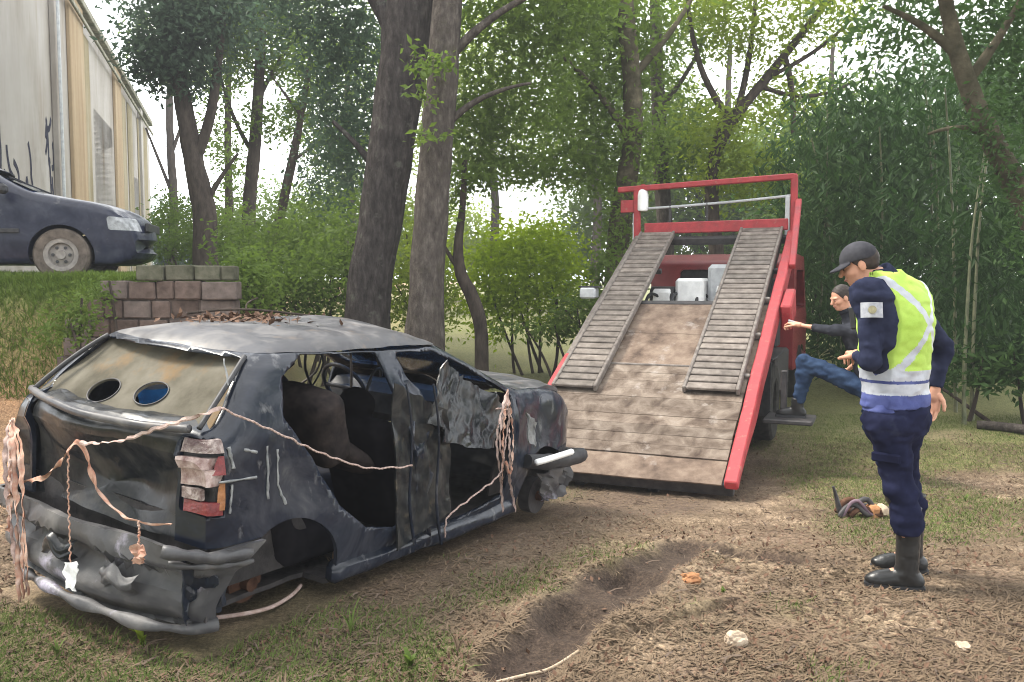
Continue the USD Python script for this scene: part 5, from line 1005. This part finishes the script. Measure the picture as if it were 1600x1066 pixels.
lf_blue = leaf_mat('leaf_blue', [(0, (0.054, 0.083, 0.053)), (.6, (0.096, 0.134, 0.083)), (1, (0.156, 0.203, 0.123))], .45)
lf_lite = leaf_mat('leaf_light', [(0, (0.152, 0.198, 0.034)), (.6, (0.276, 0.330, 0.069)), (1, (0.414, 0.462, 0.127))], .55)
lf_lime = leaf_mat('leaf_lime', [(0, (.20, .27, .03)), (.6, (.36, .45, .07)), (1, (.50, .56, .14))], .6)
tree('stout leaning grey trunk directly behind the wreck, thickest of all', 12, [(573, 545), (578, 450), (597, 330), (616, 205), (632, 85), (648, -50), (662, -230)], [36, 33, 34, 37, 38, 35, 28],
     [([(630, 90), (580, -10), (500, -90)], 16, 8), ([(604, 290), (560, 230), (520, 190)], 7, 3), ([(645, -30), (720, -120), (830, -180)], 15, 7)],
     [(545, 150, 14.5, 62, 110, .75, .10), (505, 40, 14.5, 90, 55, .7, .10), (525, 275, 15, 55, 55, .5, .09), (470, -70, 14, 150, 70, .5, .12), (640, -180, 13, 220, 90, .5, .13)], bark_grey, lf_blue, seed=1)
tree('slimmer pale trunk standing close beside the stout leaning one', 11, [(664, 560), (667, 450), (674, 330), (684, 205), (694, 95), (702, -40), (707, -200)], [30, 27, 26, 24, 23, 20, 16],
     [([(690, 120), (665, 95), (640, 88)], 4, 1.5), ([(680, 230), (665, 214), (650, 212)], 3, 1.2), ([(694, 100), (780, 20), (860, -20)], 9, 3), ([(684, 210), (760, 150), (830, 130)], 7, 2)],
     [(672, 92, 10.5, 34, 20, .55, .09), (668, 128, 10.5, 22, 26, .4, .09), (672, 212, 10.5, 26, 14, .55, .09), (790, 110, 13.5, 85, 100, .75, .095), (745, 215, 13.5, 50, 65, .7, .095), (830, 25, 13, 110, 50, .7, .10), (860, -90, 12, 200, 80, .5, .13)], bark_pale, lf_mid, seed=2)
tree('dark forked tree on the bank to the right of the warehouse end', 19, [(322, 418), (320, 340), (305, 262), (288, 170), (270, 70), (255, -60)], [18, 16, 14, 11, 9, 6],
     [([(303, 255), (330, 175), (342, 90), (350, 20)], 9, 5), ([(284, 150), (255, 90), (238, 50)], 6, 3), ([(318, 325), (350, 270), (372, 240)], 5, 2)],
     [(262, 50, 19, 58, 62, 1.6, .12), (248, 95, 19, 40, 34, 1.4, .12), (330, 30, 19, 70, 60, 1.0, .12), (295, 110, 19, 50, 36, .9, .12), (310, -60, 19, 120, 80, .7, .15)], bark_brown, lf_blue, seed=3)
tree('slender straight dark trunk second to the right of the forked tree', 22, [(388, 425), (389, 330), (398, 230), (405, 120), (409, 0), (411, -90)], [11, 10, 9, 8, 7, 5],
     [([(402, 160), (440, 90), (470, 50)], 4, 2), ([(396, 240), (360, 170), (345, 120)], 4, 2)],
     [(400, 40, 22, 75, 60, .85, .12), (350, 95, 22, 36, 46, .5, .12), (440, 100, 22, 40, 22, .6, .12), (400, -70, 22, 130, 60, .6, .15), (430, 190, 22, 48, 26, .6, .12), (360, 250, 22, 24, 50, .4, .11)], bark_brown, lf_mid, seed=4)
tree('very thin pole-like trunk just right of the forked tree', 25, [(358, 420), (358, 320), (356, 220), (357, 110), (360, 20)], [6, 6, 5, 4, 3], [([(357, 150), (330, 100), (315, 70)], 2.5, 1)],
     [(335, 130, 25, 34, 30, .5, .12), (372, 60, 25, 30, 40, .5, .12), (330, 210, 25, 20, 40, .35, .12)], bark_brown, lf_mid, seed=5)
tree('thin sapling leaning to the right, left of the stout trunk', 18, [(420, 440), (438, 340), (458, 245), (474, 160), (486, 90)], [9, 8, 7, 5, 4], [([(455, 255), (500, 225), (540, 215)], 3, 1.2), ([(470, 180), (440, 140), (425, 120)], 3, 1.2)],
     [(500, 110, 18, 50, 44, .6, .10), (540, 225, 18, 56, 30, .5, .10), (500, 310, 18, 44, 22, .4, .10), (455, 165, 18, 26, 20, .45, .10), (585, 60, 17, 40, 50, .6, .10)], bark_brown, lf_mid, seed=6)
tree('small crooked dark trunk right of the pale trunk', 13, [(752, 520), (738, 465), (720, 425), (716, 390), (723, 320), (726, 250)], [11, 11, 10, 7, 5, 4], [([(722, 425), (700, 395), (690, 375)], 5, 2)],
     [(735, 275, 13, 40, 22, .6, .09), (790, 262, 14, 60, 26, .7, .09), (860, 265, 14.5, 56, 28, .7, .09), (700, 300, 13, 22, 40, .35, .08)], bark_brown, lf_mid, seed=7)
tree('mossy brown trunk behind the left post of the truck headboard', 14.5, [(962, 470), (966, 380), (978, 290), (990, 200), (985, 100), (976, 0), (970, -110)], [20, 18, 17, 15, 14, 13, 10],
     [([(985, 220), (930, 140), (880, 90)], 7, 3), ([(986, 120), (1040, 60), (1080, 0)], 7, 3)],
     [(890, 195, 15, 75, 75, .8, .095), (940, 90, 15, 75, 90, .7, .10), (1010, 70, 15.5, 50, 60, .5, .10), (950, 260, 15, 50, 50, .6, .09), (920, 10, 15, 100, 50, .7, .11), (1010, 210, 14, 40, 46, .5, .09), (960, 340, 14.2, 30, 60, .5, .08)], bark_moss, lf_mid, seed=8)
tree('thin pale trunk rising behind the middle of the headboard bar', 17, [(1040, 400), (1034, 280), (1028, 150), (1024, 20), (1022, -90)], [13, 12, 11, 9, 7], [([(1030, 170), (1075, 110), (1100, 60)], 5, 2)],
     [(1060, 190, 17, 50, 50, .6, .10), (1080, 60, 17, 50, 40, .5, .10), (1055, 250, 17, 50, 36, .8, .10), (1020, -60, 17, 160, 60, .5, .14)], bark_pale, lf_mid, seed=9)
tree('dark tree with long slanting branches above the headboard', 16, [(1120, 420), (1112, 300), (1118, 240), (1140, 170)], [12, 11, 10, 8],
     [([(1118, 240), (1155, 175), (1200, 120), (1255, 50), (1310, -20)], 9, 5), ([(1150, 180), (1170, 90), (1180, 0)], 6, 3), ([(1200, 120), (1280, 75), (1340, 20)], 4, 2), ([(1135, 180), (1090, 90), (1075, 0)], 6, 3), ([(1190, 135), (1260, 150), (1330, 130)], 4, 2), ([(1225, 85), (1238, 150), (1240, 210)], 5, 4)],
     [(1120, 205, 16, 55, 44, .6, .095), (1180, 60, 16, 60, 40, .55, .09), (1290, 30, 16, 70, 36, .6, .09), (1230, 150, 16.5, 60, 50, .45, .09), (1160, 270, 16, 70, 40, .9, .095), (1240, -40, 15, 180, 40, .6, .12), (1110, 20, 16, 50, 44, .45, .09)], bark_brown, lf_lite, seed=10)
tree('slanting mossy trunk hung with creeper at the right edge', 10, [(1665, 520), (1640, 410), (1592, 300), (1548, 215), (1512, 130), (1488, 50), (1470, -50)], [23, 22, 20, 18, 15, 12, 10],
     [([(1500, 90), (1440, 40), (1380, 10)], 9, 3), ([(1548, 215), (1500, 200), (1450, 210)], 6, 2), ([(1510, 130), (1560, 60), (1600, -10)], 9, 4)],
     [(1570, 250, 9.8, 46, 50, .35, .07), (1535, 190, 9.8, 36, 44, .4, .07), (1600, 350, 9.6, 30, 70, .3, .07), (1560, 40, 10.5, 80, 60, .75, .09), (1400, 40, 11.5, 70, 45, .6, .09), (1500, -60, 10, 180, 60, .6, .12), (1585, 140, 11, 46, 60, .7, .09)], bark_moss, lf_dark, seed=11)
# dark mass of bamboo and shrubs on the right
BM = dict(aspect=.24, droop=.8)
def bamboo(label, d, cx, cy, rx, ry, n_culm, blobs, leafm, seed):
    r = np.random.default_rng(900 + seed); base = at(cx, cy, d); base[2] = float(ground(base[0], base[1])); t = thing('bamboo_clump', label, 'bamboo', tuple(base), group='bamboo clumps along the right side'); k = d / FPX
    o = lambda m: (m.apply_translation(-base), m)[1]
    for q in range(n_culm):
        x = cx + r.uniform(-.6, .6) * rx; a = at(x, cy, d + r.uniform(-.6, .6)); a[2] = float(ground(a[0], a[1])) - .05; top = at(x + r.normal(0, .25) * rx, cy - ry * r.uniform(.5, 1.1), d + r.uniform(-.5, .5)); mid = a * .45 + top * .55; mid[0] += (a[0] - top[0]) * .25
        P = curve([a, mid, top], 16); obj('culm', o(tube(P, np.linspace(.026, .010, 16) * (1 + .12 * (np.arange(16) % 3 == 0)), 7)), mat_culm, t, True)
    obj('foliage', o(cat([blob(*b, r=r, **BM) for b in blobs])), leafm, t); return t
mat_culm = M('bamboo_culm', [(.3, (.05, .06, .03)), (.7, (.15, .15, .085))], 6, rough=.5)
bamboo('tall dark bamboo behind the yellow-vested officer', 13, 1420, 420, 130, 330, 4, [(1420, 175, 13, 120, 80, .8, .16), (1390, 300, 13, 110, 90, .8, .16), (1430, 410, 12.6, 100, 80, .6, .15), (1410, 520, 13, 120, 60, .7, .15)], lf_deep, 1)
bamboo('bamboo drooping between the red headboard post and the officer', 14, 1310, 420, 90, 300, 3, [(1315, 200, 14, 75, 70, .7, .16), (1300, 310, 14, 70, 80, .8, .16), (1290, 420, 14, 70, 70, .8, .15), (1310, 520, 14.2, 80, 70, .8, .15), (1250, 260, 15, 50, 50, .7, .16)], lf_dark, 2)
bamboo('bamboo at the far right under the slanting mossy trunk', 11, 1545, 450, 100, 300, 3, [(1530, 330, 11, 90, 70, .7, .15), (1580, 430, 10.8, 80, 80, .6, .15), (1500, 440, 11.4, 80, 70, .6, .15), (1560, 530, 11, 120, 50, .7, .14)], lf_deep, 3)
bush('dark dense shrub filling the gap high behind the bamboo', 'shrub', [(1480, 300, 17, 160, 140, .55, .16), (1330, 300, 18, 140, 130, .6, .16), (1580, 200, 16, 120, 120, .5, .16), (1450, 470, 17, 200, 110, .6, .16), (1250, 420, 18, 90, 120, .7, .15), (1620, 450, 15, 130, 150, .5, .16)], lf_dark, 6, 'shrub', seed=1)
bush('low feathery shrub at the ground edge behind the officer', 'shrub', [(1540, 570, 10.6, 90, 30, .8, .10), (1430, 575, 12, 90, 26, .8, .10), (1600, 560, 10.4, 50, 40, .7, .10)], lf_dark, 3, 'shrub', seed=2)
# bushes
bush('bright lime green bush in the sun between the trunks and the truck', 'bush', [(822, 425, 14.5, 80, 72, 1.0, .085), (775, 450, 14.3, 44, 70, .8, .085), (878, 450, 14.2, 46, 60, .7, .08), (840, 380, 14.6, 44, 34, .8, .085)], lf_lime, 7, seed=3)
bush('darker green lower bush at the left side of the truck deck', 'bush', [(905, 492, 12.8, 40, 34, .8, .08), (850, 515, 13, 60, 16, .7, .08), (948, 445, 13.2, 28, 56, .7, .08)], lf_mid, 5, seed=4)
bush('pale green bush glimpsed between the two thick trunks', 'bush', [(640, 450, 15.5, 44, 70, .9, .085), (700, 440, 16, 40, 80, .6, .085), (640, 370, 17, 40, 60, .5, .085)], lf_lite, 4, seed=5)
bush('mid green bush behind the clay block wall', 'bush', [(430, 400, 15, 80, 64, .9, .085), (390, 440, 13, 44, 60, .8, .08), (490, 365, 16, 60, 46, .8, .085)], lf_mid, 6, seed=6)
bush('grey green undergrowth left of the stout trunk', 'bush', [(510, 440, 13, 60, 66, .9, .08), (455, 455, 12.5, 50, 50, .8, .08), (545, 390, 13.5, 34, 70, .6, .08)], lf_mid, 6, seed=7)
bush('leafy bush at the foot of the dark forked tree', 'bush', [(275, 385, 20, 46, 26, .9, .10), (350, 375, 21, 60, 36, .9, .10), (300, 345, 23, 60, 30, .6, .10), (262, 330, 24, 28, 26, .5, .10)], lf_mid, 5, seed=8)
bush('small leafy bush at the right end of the block wall', 'bush', [(400, 460, 9.4, 34, 50, .9, .06), (388, 420, 9.6, 24, 30, .7, .06)], lf_mid, 3, seed=9)
bush('scrubby growth against the stepped left end of the block wall', 'bush', [(128, 480, 8.55, 30, 34, .55, .05), (95, 520, 8.4, 34, 30, .5, .05), (165, 455, 8.75, 16, 18, .4, .045)], lf_mid, 3, seed=12)
# distant trees closing the view
for i, (px, d, w, h, lm_, lab) in enumerate(((260, 52, 70, 60, lf_blue, 'hazy far tree low beyond the warehouse end'), (420, 46, 90, 80, lf_mid, 'hazy far tree low behind the thin saplings'), (560, 44, 90, 90, lf_mid, 'far tree low behind the stout trunk'), (690, 48, 80, 70, lf_lite, 'far pale tree low behind the slim pale trunk'),
    (820, 50, 90, 44, lf_lite, 'low far tree showing above the lime bush'), (960, 38, 90, 120, lf_mid, 'far tree left of the truck headboard'), (1090, 34, 100, 150, lf_mid, 'far tree seen through the headboard frame'), (1220, 36, 100, 130, lf_dark, 'far dark tree right of the headboard post'))):
    k = d / FPX; cy = 425 - h; tree(lab, d, [(px, 428), (px + 3, 400), (px - 2, cy)], [7, 6, 3], [([(px, 405), (px - w * .4, cy + 5)], 3, 1.5), ([(px, 400), (px + w * .4, cy)], 3, 1.5)],
        [(px, cy, d, w * .8, h * .7, .7, .22), (px - w * .55, cy + h * .35, d, w * .5, h * .5, .7, .22), (px + w * .55, cy + h * .3, d, w * .5, h * .55, .7, .22), (px, cy + h * .7, d, w, h * .35, .8, .22)], bark_brown, lm_, 'far trees closing the view', seed=30 + i)

print('leaves', NLEAF[0])

for i, (px, d, blobs_, lm_, lab) in enumerate((
    (545, 34, [(520, 130, 34, 75, 90), (540, 260, 34, 55, 60), (470, 30, 34, 70, 40)], lf_mid, 'tall pale far tree left of the stout trunk'),
    (770, 36, [(740, 90, 36, 90, 100), (800, 210, 36, 90, 60), (690, 210, 36, 50, 90)], lf_lite, 'tall pale far tree right of the slim pale trunk'),
    (930, 33, [(900, 70, 33, 90, 80), (930, 200, 33, 80, 80), (1010, 150, 33, 50, 80)], lf_mid, 'tall far tree behind the left end of the headboard'),
    (1300, 30, [(1330, 200, 30, 110, 90), (1230, 260, 30, 90, 70), (1300, 340, 30, 120, 90)], lf_mid, 'tall far tree behind the bamboo beside the headboard'),
    (1500, 28, [(1480, 180, 28, 110, 110), (1580, 120, 28, 80, 110), (1500, 330, 28, 140, 100), (1540, 460, 28, 120, 90)], lf_dark, 'tall far dark tree at the right edge behind the bamboo'),
    (268, 40, [(262, 70, 40, 50, 50), (320, 20, 40, 60, 40)], lf_mid, 'tall far tree behind the crown of the forked tree'),
    (1140, 34, [(1110, 30, 34, 60, 40), (1130, 240, 34, 80, 60), (1060, 180, 34, 36, 60)], lf_lite, 'tall far tree behind the slanting branches'))):
    tree(lab, d, [(px, 428), (px + 4, 330), (px - 3, 200), (px + 2, 60)], [7, 6, 5, 3], [([(px, 300), (px - 40, 200)], 3, 1.5), ([(px, 240), (px + 40, 130)], 3, 1.5)], [(*b, .62, .17) for b in blobs_], bark_brown, lm_, 'far trees closing the view', seed=60 + i)

def added_shade_tree(label, x, y, h, w, leafm, seed):
    r = np.random.default_rng(700 + seed); z = float(ground(x, y)) - .05; base = np.array([x, y, z]); t = thing('tree', label, 'tree', tuple(base), group='unseen trees added to block sky light')
    obj('trunk', limb([(0, 0, 0), (r.normal(0, .2), r.normal(0, .2), h * .4), (r.normal(0, .4), r.normal(0, .4), h * .8)], [.28, .22, .10], 10, 16, .14, seed), bark_grey, t, True)
    cl = []
    for q in range(7):
        a = q * .9 + seed; c = np.array([w * .55 * math.cos(a), w * .55 * math.sin(a), h * (.45 + .55 * ((q * 37 % 10) / 10))]); cl.append(leaves(cloud(c, (w * .55, w * .55, h * .22), 900, r, spread=.4), .32, r)); obj('limb', limb([(0, 0, h * .4), c * .5 + [0, 0, h * .2], c], [.10, .03], 6, 9, .1, q), bark_grey, t, True)
    obj('crown', cat(cl), leafm, t); return t
for q, (x, y, h, w, m_) in enumerate(((-7, -4, 9, 4, lf_mid), (-2, -8, 11, 4.5, lf_dark), (4, -7, 10, 4.5, lf_mid), (9, -2, 10, 4.5, lf_dark), (9.5, 5.5, 9, 3.6, lf_mid), (-12, 3, 11, 4, lf_mid))):  # out-of-view ring of trees, added to block sky and darken reflections
    added_shade_tree(['added unseen broad tree far behind the wreck tail', 'added unseen tall dark tree across the clearing facing the wreck', 'added unseen broad tree across the clearing facing the truck deck', 'added unseen dark tree on the right side of the clearing', 'added unseen broad tree at the right of the officer', 'added unseen tall tree before the near end of the warehouse'][q], x, y, h, w, m_, q)

# ------------------------------------------------------------------ misty air
haze_mat = usdkit.material(stage, '/World/Looks/air', {'v': ('principled_volume', {'color': (.92, .95, 1.0), 'density': HAZE, 'anisotropy': .2})}, [], volume='v.volume')
if HAZE: obj('haze', box((-330, -70, -3), (330, 430, 22)), haze_mat, None, False, 'thin milky air between the trees', kind='stuff')

# ------------------------------------------------------------------ ground cover
def scatter(n, x0, x1, y0, y1, r, keep):
    out = []; have = 0
    while have < n:
        yy = y0 + (y1 - y0) * r.random(n) ** 1.7; half = .62 * yy + .4; xx = r.uniform(-1, 1, n) * half; ok = (xx > x0) & (xx < x1); xx, yy = xx[ok], yy[ok]
        k = r.random(len(xx)) < keep(xx, yy); out.append(np.stack([xx[k], yy[k]], 1)); have += k.sum()
    return np.vstack(out)[:n]
def on_ground(p, h=0.0): return np.c_[p, ground(p[:, 0], p[:, 1]) + h]
def under_car(x, y):
    q = (np.stack([x, y, 0 * x], -1) - CT) @ CR; return (np.abs(q[:, 1]) < .8) & (q[:, 0] > -.6) & (q[:, 0] < 3)
def blades(P, L, w, r, tilt):
    n = len(P); a = r.uniform(0, 2 * np.pi, n); t = tilt(n); d = np.stack([np.cos(a) * np.cos(t), np.sin(a) * np.cos(t), np.sin(t)], 1); s = np.stack([-np.sin(a), np.cos(a), 0 * a], 1)
    V = np.stack([P - s * w[:, None] / 2, P + s * w[:, None] / 2, P + d * L[:, None] * .6 + s * w[:, None] * .3 , P + d * L[:, None] * [1, 1, .85]], 1).reshape(-1, 3); k = np.arange(n) * 4
    return trimesh.Trimesh(V, np.vstack([np.stack([k, k + 1, k + 2], 1), np.stack([k, k + 2, k + 3], 1)]), process=False)
def stuff_mat(name, stops, rough=.9): return usdkit.material(stage, f'/World/Looks/{name}', {'g': ('geometry', {}), 'r': ('rgb_ramp', {'ramp': stops}), 'p': ('principled_bsdf', {'roughness': rough, 'specular_ior_level': .2})}, [('g.random_per_island', 'r.fac'), ('r.color', 'p.base_color')], surface='p.BSDF')
r = np.random.default_rng(77)
m_straw = stuff_mat('straw_bits', [(0, (.12, .085, .055)), (.3, (.23, .175, .115)), (.65, (.36, .295, .205)), (.9, (.50, .44, .34)), (1, (.62, .57, .47))])
m_litter = stuff_mat('dead_leaves', [(0, (.10, .058, .038)), (.5, (.22, .14, .09)), (.85, (.33, .22, .14)), (1, (.46, .36, .26))])
m_grass = stuff_mat('thin_grass', [(0, (.07, .10, .022)), (.5, (.14, .175, .045)), (.8, (.22, .235, .075)), (1, (.34, .32, .15))])
m_lush = leaf_mat('bank_grass', [(0, (.10, .145, .03)), (.5, (.17, .24, .05)), (.8, (.26, .32, .09)), (1, (.40, .36, .19))], .35)
RUTM = lambda x, y: soil_masks(x, y)
P = scatter(170000, -4, 7, 2.5, 9.5, r, lambda x, y: np.clip(1 - 1.25 * RUTM(x, y)[0], 0, 1) * (emb(x, y) < .3) * ~under_car(x, y) * (.25 + .75 * smooth01(gnoise(x, y, 3.1, 61) * 3 + .5)))
obj('dry_clippings', blades(on_ground(P, .004), r.uniform(.02, .075, len(P)), r.uniform(.004, .011, len(P)), r, lambda n: r.normal(.12, .25, n)), m_straw, None, False, 'dry straw clippings strewn over the trampled ground', 'straw', kind='stuff')
P = scatter(15000, -4, 7, 2.5, 10, r, lambda x, y: (emb(x, y) < .3) * ~under_car(x, y) * np.clip(1 - .9 * RUTM(x, y)[0], 0, 1) * smooth01(gnoise(x, y, 2.1, 71) * 3 + .55))
lv = leaves(on_ground(P, .006), .030, r, .55, .0, 3.0); obj('leaf_litter', lv, m_litter, None, False, 'dead brown leaves littering the ground', 'leaf litter', kind='stuff')
P = scatter(100000, -4, 8, 2.5, 11, r, lambda x, y: (emb(x, y) < .3) * ~under_car(x, y) * np.clip(RUTM(x, y)[1] * 1.2 - .25, 0, 1))
obj('thin_grass', blades(on_ground(P, -.005), r.uniform(.02, .065, len(P)), r.uniform(.003, .006, len(P)), r, lambda n: r.uniform(.25, 1.4, n)), m_grass, None, False, 'thin yellowing grass growing in patches', 'grass', kind='stuff')
n = 95000; P = np.stack([r.uniform(-7.5, -2.9, n), r.uniform(8.3, 13, n)], 1); z = ground(P[:, 0], P[:, 1]); ok = (z > .35) & (gnoise(P[:, 0], P[:, 1], 1.2, 41) * 2 + .6 + .5 * (P[:, 0] > -5.3) + r.normal(0, .15, n) > .35); P = P[ok]
obj('bank_grass', blades(on_ground(P, -.01), r.uniform(.06, .17, len(P)), r.uniform(.009, .017, len(P)), r, lambda n: r.uniform(.4, 1.5, n)), m_lush, None, False, 'bright green grass on the bank below the parked car', 'grass', kind='stuff')
P = scatter(1100, -4, 7, 2.5, 9, r, lambda x, y: (emb(x, y) < .3) * ~under_car(x, y)); n = len(P); a = r.uniform(0, np.pi, n); L = r.uniform(.03, .10, n); G = on_ground(P, .012); D_ = np.stack([np.cos(a), np.sin(a), r.normal(0, .08, n)], 1)
tws = cat([tube([G[q], G[q] + D_[q] * L[q] * .5 + [0, 0, .006], G[q] + D_[q] * L[q]], .0022 + .0015 * (q % 3), 3, False) for q in range(n)]); obj('fallen_twigs', tws, stuff_mat('twig_bits', [(0, (.11, .08, .06)), (.6, (.22, .17, .13)), (1, (.42, .35, .27))]), None, False, 'small fallen twigs strewn over the ground', 'twigs', kind='stuff')
# litter on the wreck's roof
P = np.stack([r.normal(.55, .22, 420), r.normal(.25, .20, 420), np.zeros(420)], 1); P = P[(np.abs(P[:, 1]) < .5) & (P[:, 0] > -.05) & (P[:, 0] < 1.2)]; P[:, 2] = 1.41
lv = leaves(P, .055, r, .5, .05, 2.0); lv.apply_transform(TCAR); obj('roof_litter', lv, m_litter, None, False, 'dead leaves and twigs scattered on the wreck roof', 'leaf litter', kind='stuff')
tw = thing('twig', 'bare crooked twig lying across the wreck roof', 'twig', matrix=TCAR); obj('stem', tube(curve([(.25, .45, 1.425), (.55, .30, 1.46), (.85, .22, 1.44), (1.05, .0, 1.42)], 14), .008, 6), bark_brown, tw, True); obj('side_shoot', tube(curve([(.55, .30, 1.46), (.66, .40, 1.50), (.74, .42, 1.52)], 8), .005, 5), bark_brown, tw, True)
# weeds standing by the tail and in the foreground
def weed(px, py, h, label, mat, n=9, wl=.022):
    d = 1.6 * FPX / (py - 428); p = at(px, py, d); p[2] = float(ground(p[0], p[1])) - .01; t = thing('weed', label, 'weed', tuple(p)); rr = np.random.default_rng(int(px))
    for q in range(n):
        a = rr.uniform(0, 2 * np.pi); L = h * rr.uniform(.6, 1.1); c = curve([(0, 0, 0), (.18 * L * math.cos(a), .18 * L * math.sin(a), .6 * L), (.5 * L * math.cos(a), .5 * L * math.sin(a), .8 * L)], 8); wv = np.array([-math.sin(a), math.cos(a), .2]) * wl * .5
        w_ = np.sin(np.linspace(.25, np.pi, 8))[:, None] * wv; V = np.vstack([c + w_, c - w_]); k = np.arange(7); obj('leaf', trimesh.Trimesh(V, np.vstack([np.stack([k, k + 8, k + 9], 1), np.stack([k, k + 9, k + 1], 1)]), process=False), mat, t, True)
    return t
weed(222, 1010, .13, 'small green broad-leaved weed just below the hanging bumper lip', lf_lite, 8, .03)
weed(548, 1000, .22, 'tall thin grass weed in front of the wreck rear wheel arch', m_grass, 7, .008)
weed(715, 1040, .20, 'spindly dry weed at the near end of the muddy rut', m_straw, 8, .007)
weed(640, 1048, .11, 'low bluish green weed near the bottom edge left of the rut', lf_mid, 9, .025)
weed(90, 1030, .10, 'green grass tuft in the near left corner', m_grass, 12, .009)
weed(1130, 925, .05, 'low green weed beside the orange brick chip', lf_mid, 8, .02)
weed(1510, 735, .10, 'green tuft standing right of the officer', m_grass, 10, .010)
weed(520, 905, .30, 'dry pale stalks against the wreck sill', m_straw, 6, .008)
# stones, chips, stick, scrap, log
def rock(px, py, s, label, mat, cat_='stone', name='stone', sq=.55):
    d = 1.6 * FPX / (py - 428); p = at(px, py, d); p[2] = float(ground(p[0], p[1])); b = trimesh.creation.icosphere(3, 1.0); v = b.vertices; b.vertices = np.sign(v) * np.abs(v) ** .75 * (1 + 1.0 * (meshkit.fbm(v * 1.6 + px, 3, 3) - .5))[:, None] * np.array([1, .7, sq]) * s; b.apply_transform(trimesh.transformations.rotation_matrix(px, (0, 0, 1)))
    return tag(obj(name, (b.apply_translation(p + [0, 0, s * sq * .45]), b)[1], mat, None, 22), label, cat_)
mat_stone = M('pale_stone', [(.3, (.24, .18, .125)), (.7, (.42, .34, .26))], 25, rough=.9, bump=.004); mat_chip = M('orange_brick', [(.3, (.22, .10, .05)), (.7, (.34, .18, .09))], 25, rough=.9, bump=.004)
rock(1150, 1012, .048, 'pale cream stone lying in the foreground earth', mat_stone, sq=.8); rock(1503, 1025, .040, 'flat pinkish stone near the bottom right corner', mat_stone, sq=.4); rock(1078, 912, .058, 'orange brick chip lying beside the muddy rut', mat_chip, 'brick chip', 'brick_chip', .45)
rock(615, 852, .06, 'small pale stone at the foot of the wreck sill', mat_stone, sq=.5); rock(1120, 868, .025, 'tiny whitish stone right of the rut', mat_stone)
p0, p1 = [np.array([*GP(*q), 0]) for q in ((775, 1062), (905, 1035))]; stick_pts = [p0, p0 * .5 + p1 * .5 + [0, .02, 0], p1]; stick_pts = [np.array([q[0], q[1], float(ground(q[0], q[1])) + .02]) for q in stick_pts]
obj('stick', tube(curve(stick_pts, 14), .008, 6), mat_stone, None, True, 'thin pale stick lying along the near edge of the rut', 'stick')
pts = [np.array([*GP(*q), 0]) for q in ((318, 978), (380, 972), (430, 955), (470, 925))]; pts = [np.array([q[0], q[1], float(ground(q[0], q[1])) + .03]) for q in pts]
obj('rope', tube(curve(pts, 30), .010, 7), mat_rope, None, True, 'loose pale cable end lying on the ground under the rear wheel arch', 'rope')
d = 1.6 * FPX / (772 - 428); sp = at(1340, 772, d); sp[2] = float(ground(sp[0], sp[1])); k = d / FPX
scrap = thing('scrap_bundle', 'dark twisted scrap with an orange and cream end lying left of the officer boots', 'scrap', matrix=np.array([[1.4, 0, 0, sp[0]], [0, 1.4, 0, sp[1]], [0, 0, 1.4, sp[2]], [0, 0, 0, 1]]))
rr = np.random.default_rng(5)
for q in range(7):
    a = rr.uniform(-.12, .02), rr.uniform(-.05, .05); obj('twisted_strip', tube(curve([(a[0] - .03, a[1], .02), (a[0] + .05, a[1] + .02, .06 + .02 * q % .06), (a[0] + .12, a[1], .03), (a[0] + .17, -a[1], .05)], 14), rr.uniform(.010, .02), 6), mat_dark if q % 2 else M('plum_scrap', [(.3, (.05, .03, .045)), (.7, (.14, .09, .11))], 12, rough=.6) if q == 2 else mat_rust, scrap, True)
obj('upright_stub', tube(curve([(-.09, 0, .03), (-.105, .01, .10), (-.13, .0, .17)], 9), np.linspace(.016, .007, 9), 6), mat_dark, scrap, True)
obj('orange_end', dent(man(rbox((.055, -.05, .0), (.115, .04, .075), .015)), 7, .01, None, .02), mat_chip, scrap, 40); obj('cream_end', dent(man(rbox((.105, -.055, .02), (.15, .03, .075), .012)), 9, .008, None, .02), mat_stone, scrap, 40)
lgp = [at(1530, 592, 10.2), at(1575, 597, 10.0), at(1640, 612, 9.7)]; lgp = [np.array([q[0], q[1], float(ground(q[0], q[1])) + .05]) for q in lgp]
obj('log', limb(lgp, [.05, .065], 9, 14, .15, 3), bark_pale, None, True, 'pale fallen log on the grass edge at the far right', 'log')
